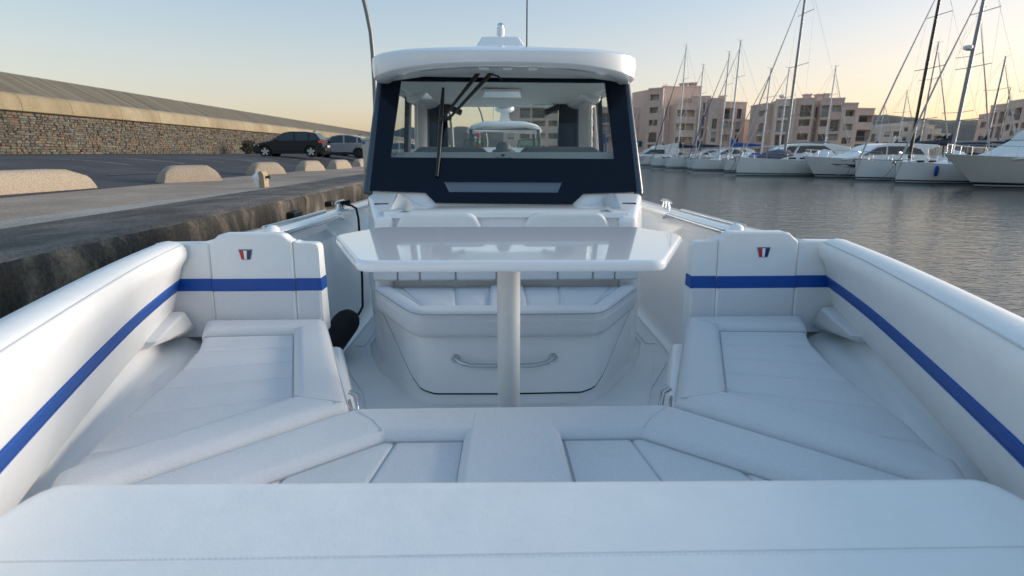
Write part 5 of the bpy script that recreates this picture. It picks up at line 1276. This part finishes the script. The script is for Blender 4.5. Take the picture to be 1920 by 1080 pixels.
def motor_yacht(label, bow_u, bow_v, D, L, B, fb, sup, win, hm=hullw, boot=stripen, heading=math.pi, rake=1.4, fly=None, rails=True, hull_window=None, group='motor yachts moored in the harbour'):
    """sup: side outline of the superstructure (fractions of L from the bow, height above deck); win: window band outline"""
    p = at(bow_u, bow_v, y=D)
    root = empty('motor_yacht', (p.x + L / 2, D, WATER), label, 'motor yacht', group); root.rotation_euler = (0, 0, heading)
    rings = hull_parts(root, L, B, fb, hm, boot, rake, flare=.22, sheer=.22)
    X = lambda f: L / 2 - f * L
    zd = fb * 1.02; ws_ = lambda h: B * (.40 - .05 * h)
    su = [(X(f), zd + h) for f, h in sup]; hmax = max(h for f, h in sup)
    s_ = part('superstructure', prism2([(X(f), -ws_(h / hmax), zd + h) for f, h in sup], [(X(f), ws_(h / hmax), zd + h) for f, h in sup]), hm, root, wc=False, bevel=.10, seg=3)
    for s in (-1, 1):
        for poly in win:
            A = [(X(f), s * (ws_(h / hmax) + .012), zd + h) for f, h in poly]
            part('side_window', prism2(A, [(a[0], a[1] - s * .03, a[2]) for a in A]), darkglass, s_, wc=False)
        if hull_window:
            sts = [0, .05, .2, .4, .55, .68, .78, .87, .93, .97, 1.0]
            def skin(t, z):
                def on(r):
                    for p_, q_ in zip(r[:6], r[1:7]):
                        if p_[2] >= z >= q_[2]: return Vector(p_).lerp(Vector(q_), (p_[2] - z) / (p_[2] - q_[2]))
                    return Vector(r[0])
                for a in range(10):
                    if sts[a] <= t <= sts[a + 1]: return on(rings[a]).lerp(on(rings[a + 1]), (t - sts[a]) / (sts[a + 1] - sts[a]))
            up = [f for f in hull_window[:2]]; lo = [f for f in hull_window[2:]][::-1]; N = 8; out = []
            for i in range(N + 1):
                k = i / N; f, z = up[0][0] + (up[1][0] - up[0][0]) * k, up[0][1] + (up[1][1] - up[0][1]) * k; v = skin(1 - f, z); out.append((v.x, s * (v.y + .025), v.z))
            for i in range(N, -1, -1):
                k = i / N; f, z = lo[0][0] + (lo[1][0] - lo[0][0]) * k, lo[0][1] + (lo[1][1] - lo[0][1]) * k; v = skin(1 - f, z); out.append((v.x, s * (v.y + .025), v.z))
            n = N + 1
            V_ = out + [(a[0], a[1] - s * .06, a[2]) for a in out]
            strip_ = [(i, i + 1, 2 * n - 2 - i, 2 * n - 1 - i) for i in range(N)]
            part('hull_window', (V_, strip_ + [(i, (i + 1) % (2 * n), 2 * n + (i + 1) % (2 * n), 2 * n + i) for i in range(2 * n)]), darkglass, root, wc=False)
    # front screen
    (fa, ha), (fb_, hb_) = win[0][0], win[0][1]
    if fly:
        part('flybridge', prism2([(X(f), -B * .34, zd + h) for f, h in fly], [(X(f), B * .34, zd + h) for f, h in fly]), hm, root, wc=False, bevel=.08)
    if rails:
        st = [.98, .93, .85, .76, .66, .55]
        def e(t, s, dz):
            sts = [0, .05, .2, .4, .55, .68, .78, .87, .93, .97, 1.0]
            for a in range(10):
                if sts[a] <= t <= sts[a + 1]:
                    q_ = Vector(rings[a][0]).lerp(Vector(rings[a + 1][0]), (t - sts[a]) / (sts[a + 1] - sts[a])); return Vector((q_.x, q_.y * s * .96, q_.z + dz))
        for s in (-1, 1):
            part('bow_rail', join(tube([e(t, s, .68) for t in st], .018, 5), *[tube([e(t, s, 0), e(t, s, .68)], .014, 5) for t in st]), steel, root, wc=False)
    part('anchor', tube([(L / 2 - .4, 0, fb * 1.26), (L / 2 + .08, 0, fb * 1.22), (L / 2 + .04, 0, fb * 1.10)], .035, 6), rimd, root, wc=False)
    part('radar_arch_mast', tube([(X(.62), 0, zd + hmax - .1), (X(.63), 0, zd + hmax + .7)], .03, 6), steel, root, wc=False)
    return root
motor_yacht('sleek white coupe yacht with long dark side windows and hull window', 1506, 300, 49.5, 13.5, 4.1, 1.55,
    [(.20, 0), (.36, .62), (.43, 1.25), (.52, 1.50), (.70, 1.48), (.86, 1.36), (.88, 1.20), (.80, .9), (.80, 0)],
    [[(.335, .40), (.44, 1.12), (.50, 1.22), (.50, .48)], [(.51, .48), (.51, 1.23), (.66, 1.22), (.74, .95), (.77, .48)]], hull_window=[(.13, 1.22), (.50, 1.12), (.50, .80), (.22, .92)])
motor_yacht('large white flybridge fishing yacht cut off by the right picture edge', 1768, 300, 34.6, 14.0, 4.6, 1.75,
    [(.22, 0), (.34, .62), (.42, 1.30), (.86, 1.35), (.86, 0)], [[(.60, .5), (.60, 1.15), (.82, 1.15), (.82, .5)]], hm=hullc, rake=2.6,
    fly=[(.41, 1.26), (.45, 1.85), (.49, 2.10), (.50, 2.35), (.56, 2.30), (.90, 2.1), (.90, 1.26)])
motor_yacht('white coupe yacht with pale screen behind the green striped sailboat', 1424, 290, 60, 12, 3.9, 1.6,
    [(.02, 0), (.12, .7), (.24, 1.45), (.34, 1.62), (.62, 1.55), (.80, 1.2), (.80, 0)], [[(.10, .5), (.22, 1.30), (.30, 1.40), (.26, .55)], [(.28, .55), (.32, 1.40), (.55, 1.35), (.66, .6)]], rails=False)
motor_yacht('small white cabin cruiser moored between the sailboats', 1304, 292, 76, 10, 3.4, 1.5,
    [(.16, 0), (.30, .75), (.42, 1.35), (.70, 1.35), (.80, 1.0), (.80, 0)], [[(.27, .45), (.41, 1.18), (.48, 1.2), (.44, .5)], [(.47, .5), (.50, 1.2), (.66, 1.15), (.72, .5)]])
motor_yacht('white flybridge yacht farthest left, beside the right cabin pillar', 1168, 300, 97, 12, 4.0, 1.5,
    [(.18, 0), (.30, .8), (.40, 1.5), (.82, 1.5), (.82, 0)], [[(.28, .5), (.39, 1.30), (.60, 1.30), (.60, .5)]], fly=[(.42, 1.45), (.48, 2.0), (.62, 2.1), (.86, 2.5), (.88, 2.3), (.84, 1.45)], hull_window=[(.25, 1.1), (.6, 1.05), (.6, .7), (.35, .75)])
motor_yacht('white hull with dark bow panel moored between two sailboats', 1262, 302, 82, 11, 3.8, 1.5,
    [(.22, 0), (.36, .7), (.46, 1.2), (.80, 1.2), (.80, 0)], [[(.34, .4), (.46, 1.05), (.62, 1.05), (.62, .45)]], hull_window=[(.08, 1.2), (.42, 1.1), (.42, .62), (.22, .66)])

# ================================================================ THE HARDTOP BOAT ASTERN
D = 14.5
sb2 = empty('hardtop_boat', (0.1, D, WATER), 'white hardtop boat with radar dome moored astern, seen through the cabin', 'motorboat')
P = lambda u, v, y=D: at(u, v, y=y)
x0, x1 = P(871, 240).x, P(1021, 240).x; xm = (x0 + x1) / 2; zt = P(945, 228).z; hw = (x1 - x0) / 2
rg = lambda k, z, dy=0: [(xm + hw * k * math.copysign(abs(math.cos(t)) ** .45, math.cos(t)), D + 1.3 + 1.3 * k * math.copysign(abs(math.sin(t)) ** .5, math.sin(t)), z - .16 * abs(math.cos(t)) ** 3) for t in [2 * math.pi * i / 40 for i in range(40)]]
part('hardtop', loft([rg(.9, zt - .13), rg(.97, zt - .12), rg(1.0, zt - .07), rg(.97, zt - .02), rg(.8, zt + .03), rg(.4, zt + .06)]), gelcoat, sb2, smooth=40)
for s in (-1, 1):
    part('hardtop_post', tube([(xm + s * hw * .86, D + .35, zt - .18), (xm + s * hw * .92, D - .05, zt - .9), (xm + s * hw * .94, D - .25, .85)], .05, 8), navyp, sb2, smooth=60)
    part('hardtop_post', tube([(xm + s * hw * .88, D + 2.3, zt - .18), (xm + s * hw * .92, D + 2.4, .85)], .05, 8), navyp, sb2, smooth=60)
part('roof_lining', box(xm - hw * .85, xm + hw * .85, D + .3, D + 2.3, zt - .20, zt - .14), dashd, sb2)
# curved windscreen of two panes and centre pane
za, zb_ = P(945, 276).z, P(945, 259).z
for a, b_, c_ in ((868, 906, 'left'), (970, 1012, 'right')):
    A = [P(a, 277), P(b_, 278), P(b_ + 1, 260), P(a + 3, 263)]
    g = part('wind_screen_pane', prism2(A, [v + Vector((0, .012, 0)) for v in A]), tealg, sb2)
    part('pane_frame', join(tube([A[0], A[3]], .014, 5), tube([A[3], A[2]], .014, 5), tube([A[2], A[1]], .014, 5)), trim, g)
part('centre_console', prism2([(xm - .8, D, .0), (xm + .8, D, .0), (xm + .8, D + 1.2, .0), (xm - .8, D + 1.2, .0)], [(xm - .7, D + .1, za), (xm + .7, D + .1, za), (xm + .7, D + 1.0, za), (xm - .7, D + 1.0, za)]), gelcoat, sb2, bevel=.05)
h2 = []
for t, w in ((0, .1), (.06, .45), (.15, .8), (.3, 1.2), (.5, 1.45), (1, 1.5)):
    y = D - 3.4 + 9 * t; h2.append([(xm - w, y, .75), (xm - w * .97, y, .45), (xm - w * .8, y, WATER), (xm - w * .5, y, WATER - .4), (xm + w * .5, y, WATER - .4), (xm + w * .8, y, WATER), (xm + w * .97, y, .45), (xm + w, y, .75)])
part('hull', loft(h2), gelcoat, sb2, smooth=40)
rx = P(947, 215).x
part('radar_dome', lathe([(.0, zt + .30), (.20, zt + .31), (.27, zt + .36), (.27, zt + .48), (.22, zt + .54), (.0, zt + .56)], 22, (rx, D + .9, 0)), whitem, sb2, smooth=40)
part('radar_pedestal', loft([[(rx + a * k, D + .9 + b_ * k, z) for a, b_ in ((-.2, -.15), (.2, -.15), (.2, .15), (-.2, .15))] for k, z in ((1, zt), (.65, zt + .15), (.55, zt + .31))]), whitem, sb2)
part('radar_light', lathe([(.05, zt + .56), (.06, zt + .60), (.05, zt + .68), (0, zt + .71)], 10, (rx, D + .9, 0)), whitem, sb2, smooth=40)
me = text_mesh('GARMIN', .10); me.materials.append(navye)
lt = bpy.data.objects.new('lettering', me); link(lt, sb2); lt.matrix_basis = Matrix.Translation((rx, D + .615, zt + .385)) @ Matrix.Rotation(R(90), 4, 'X')
part('whip_antenna', tube([(P(924, 225).x, D + 1, zt), (P(925, 190).x, D + 1, zt + 1.6)], .010, 5), whitem, sb2)
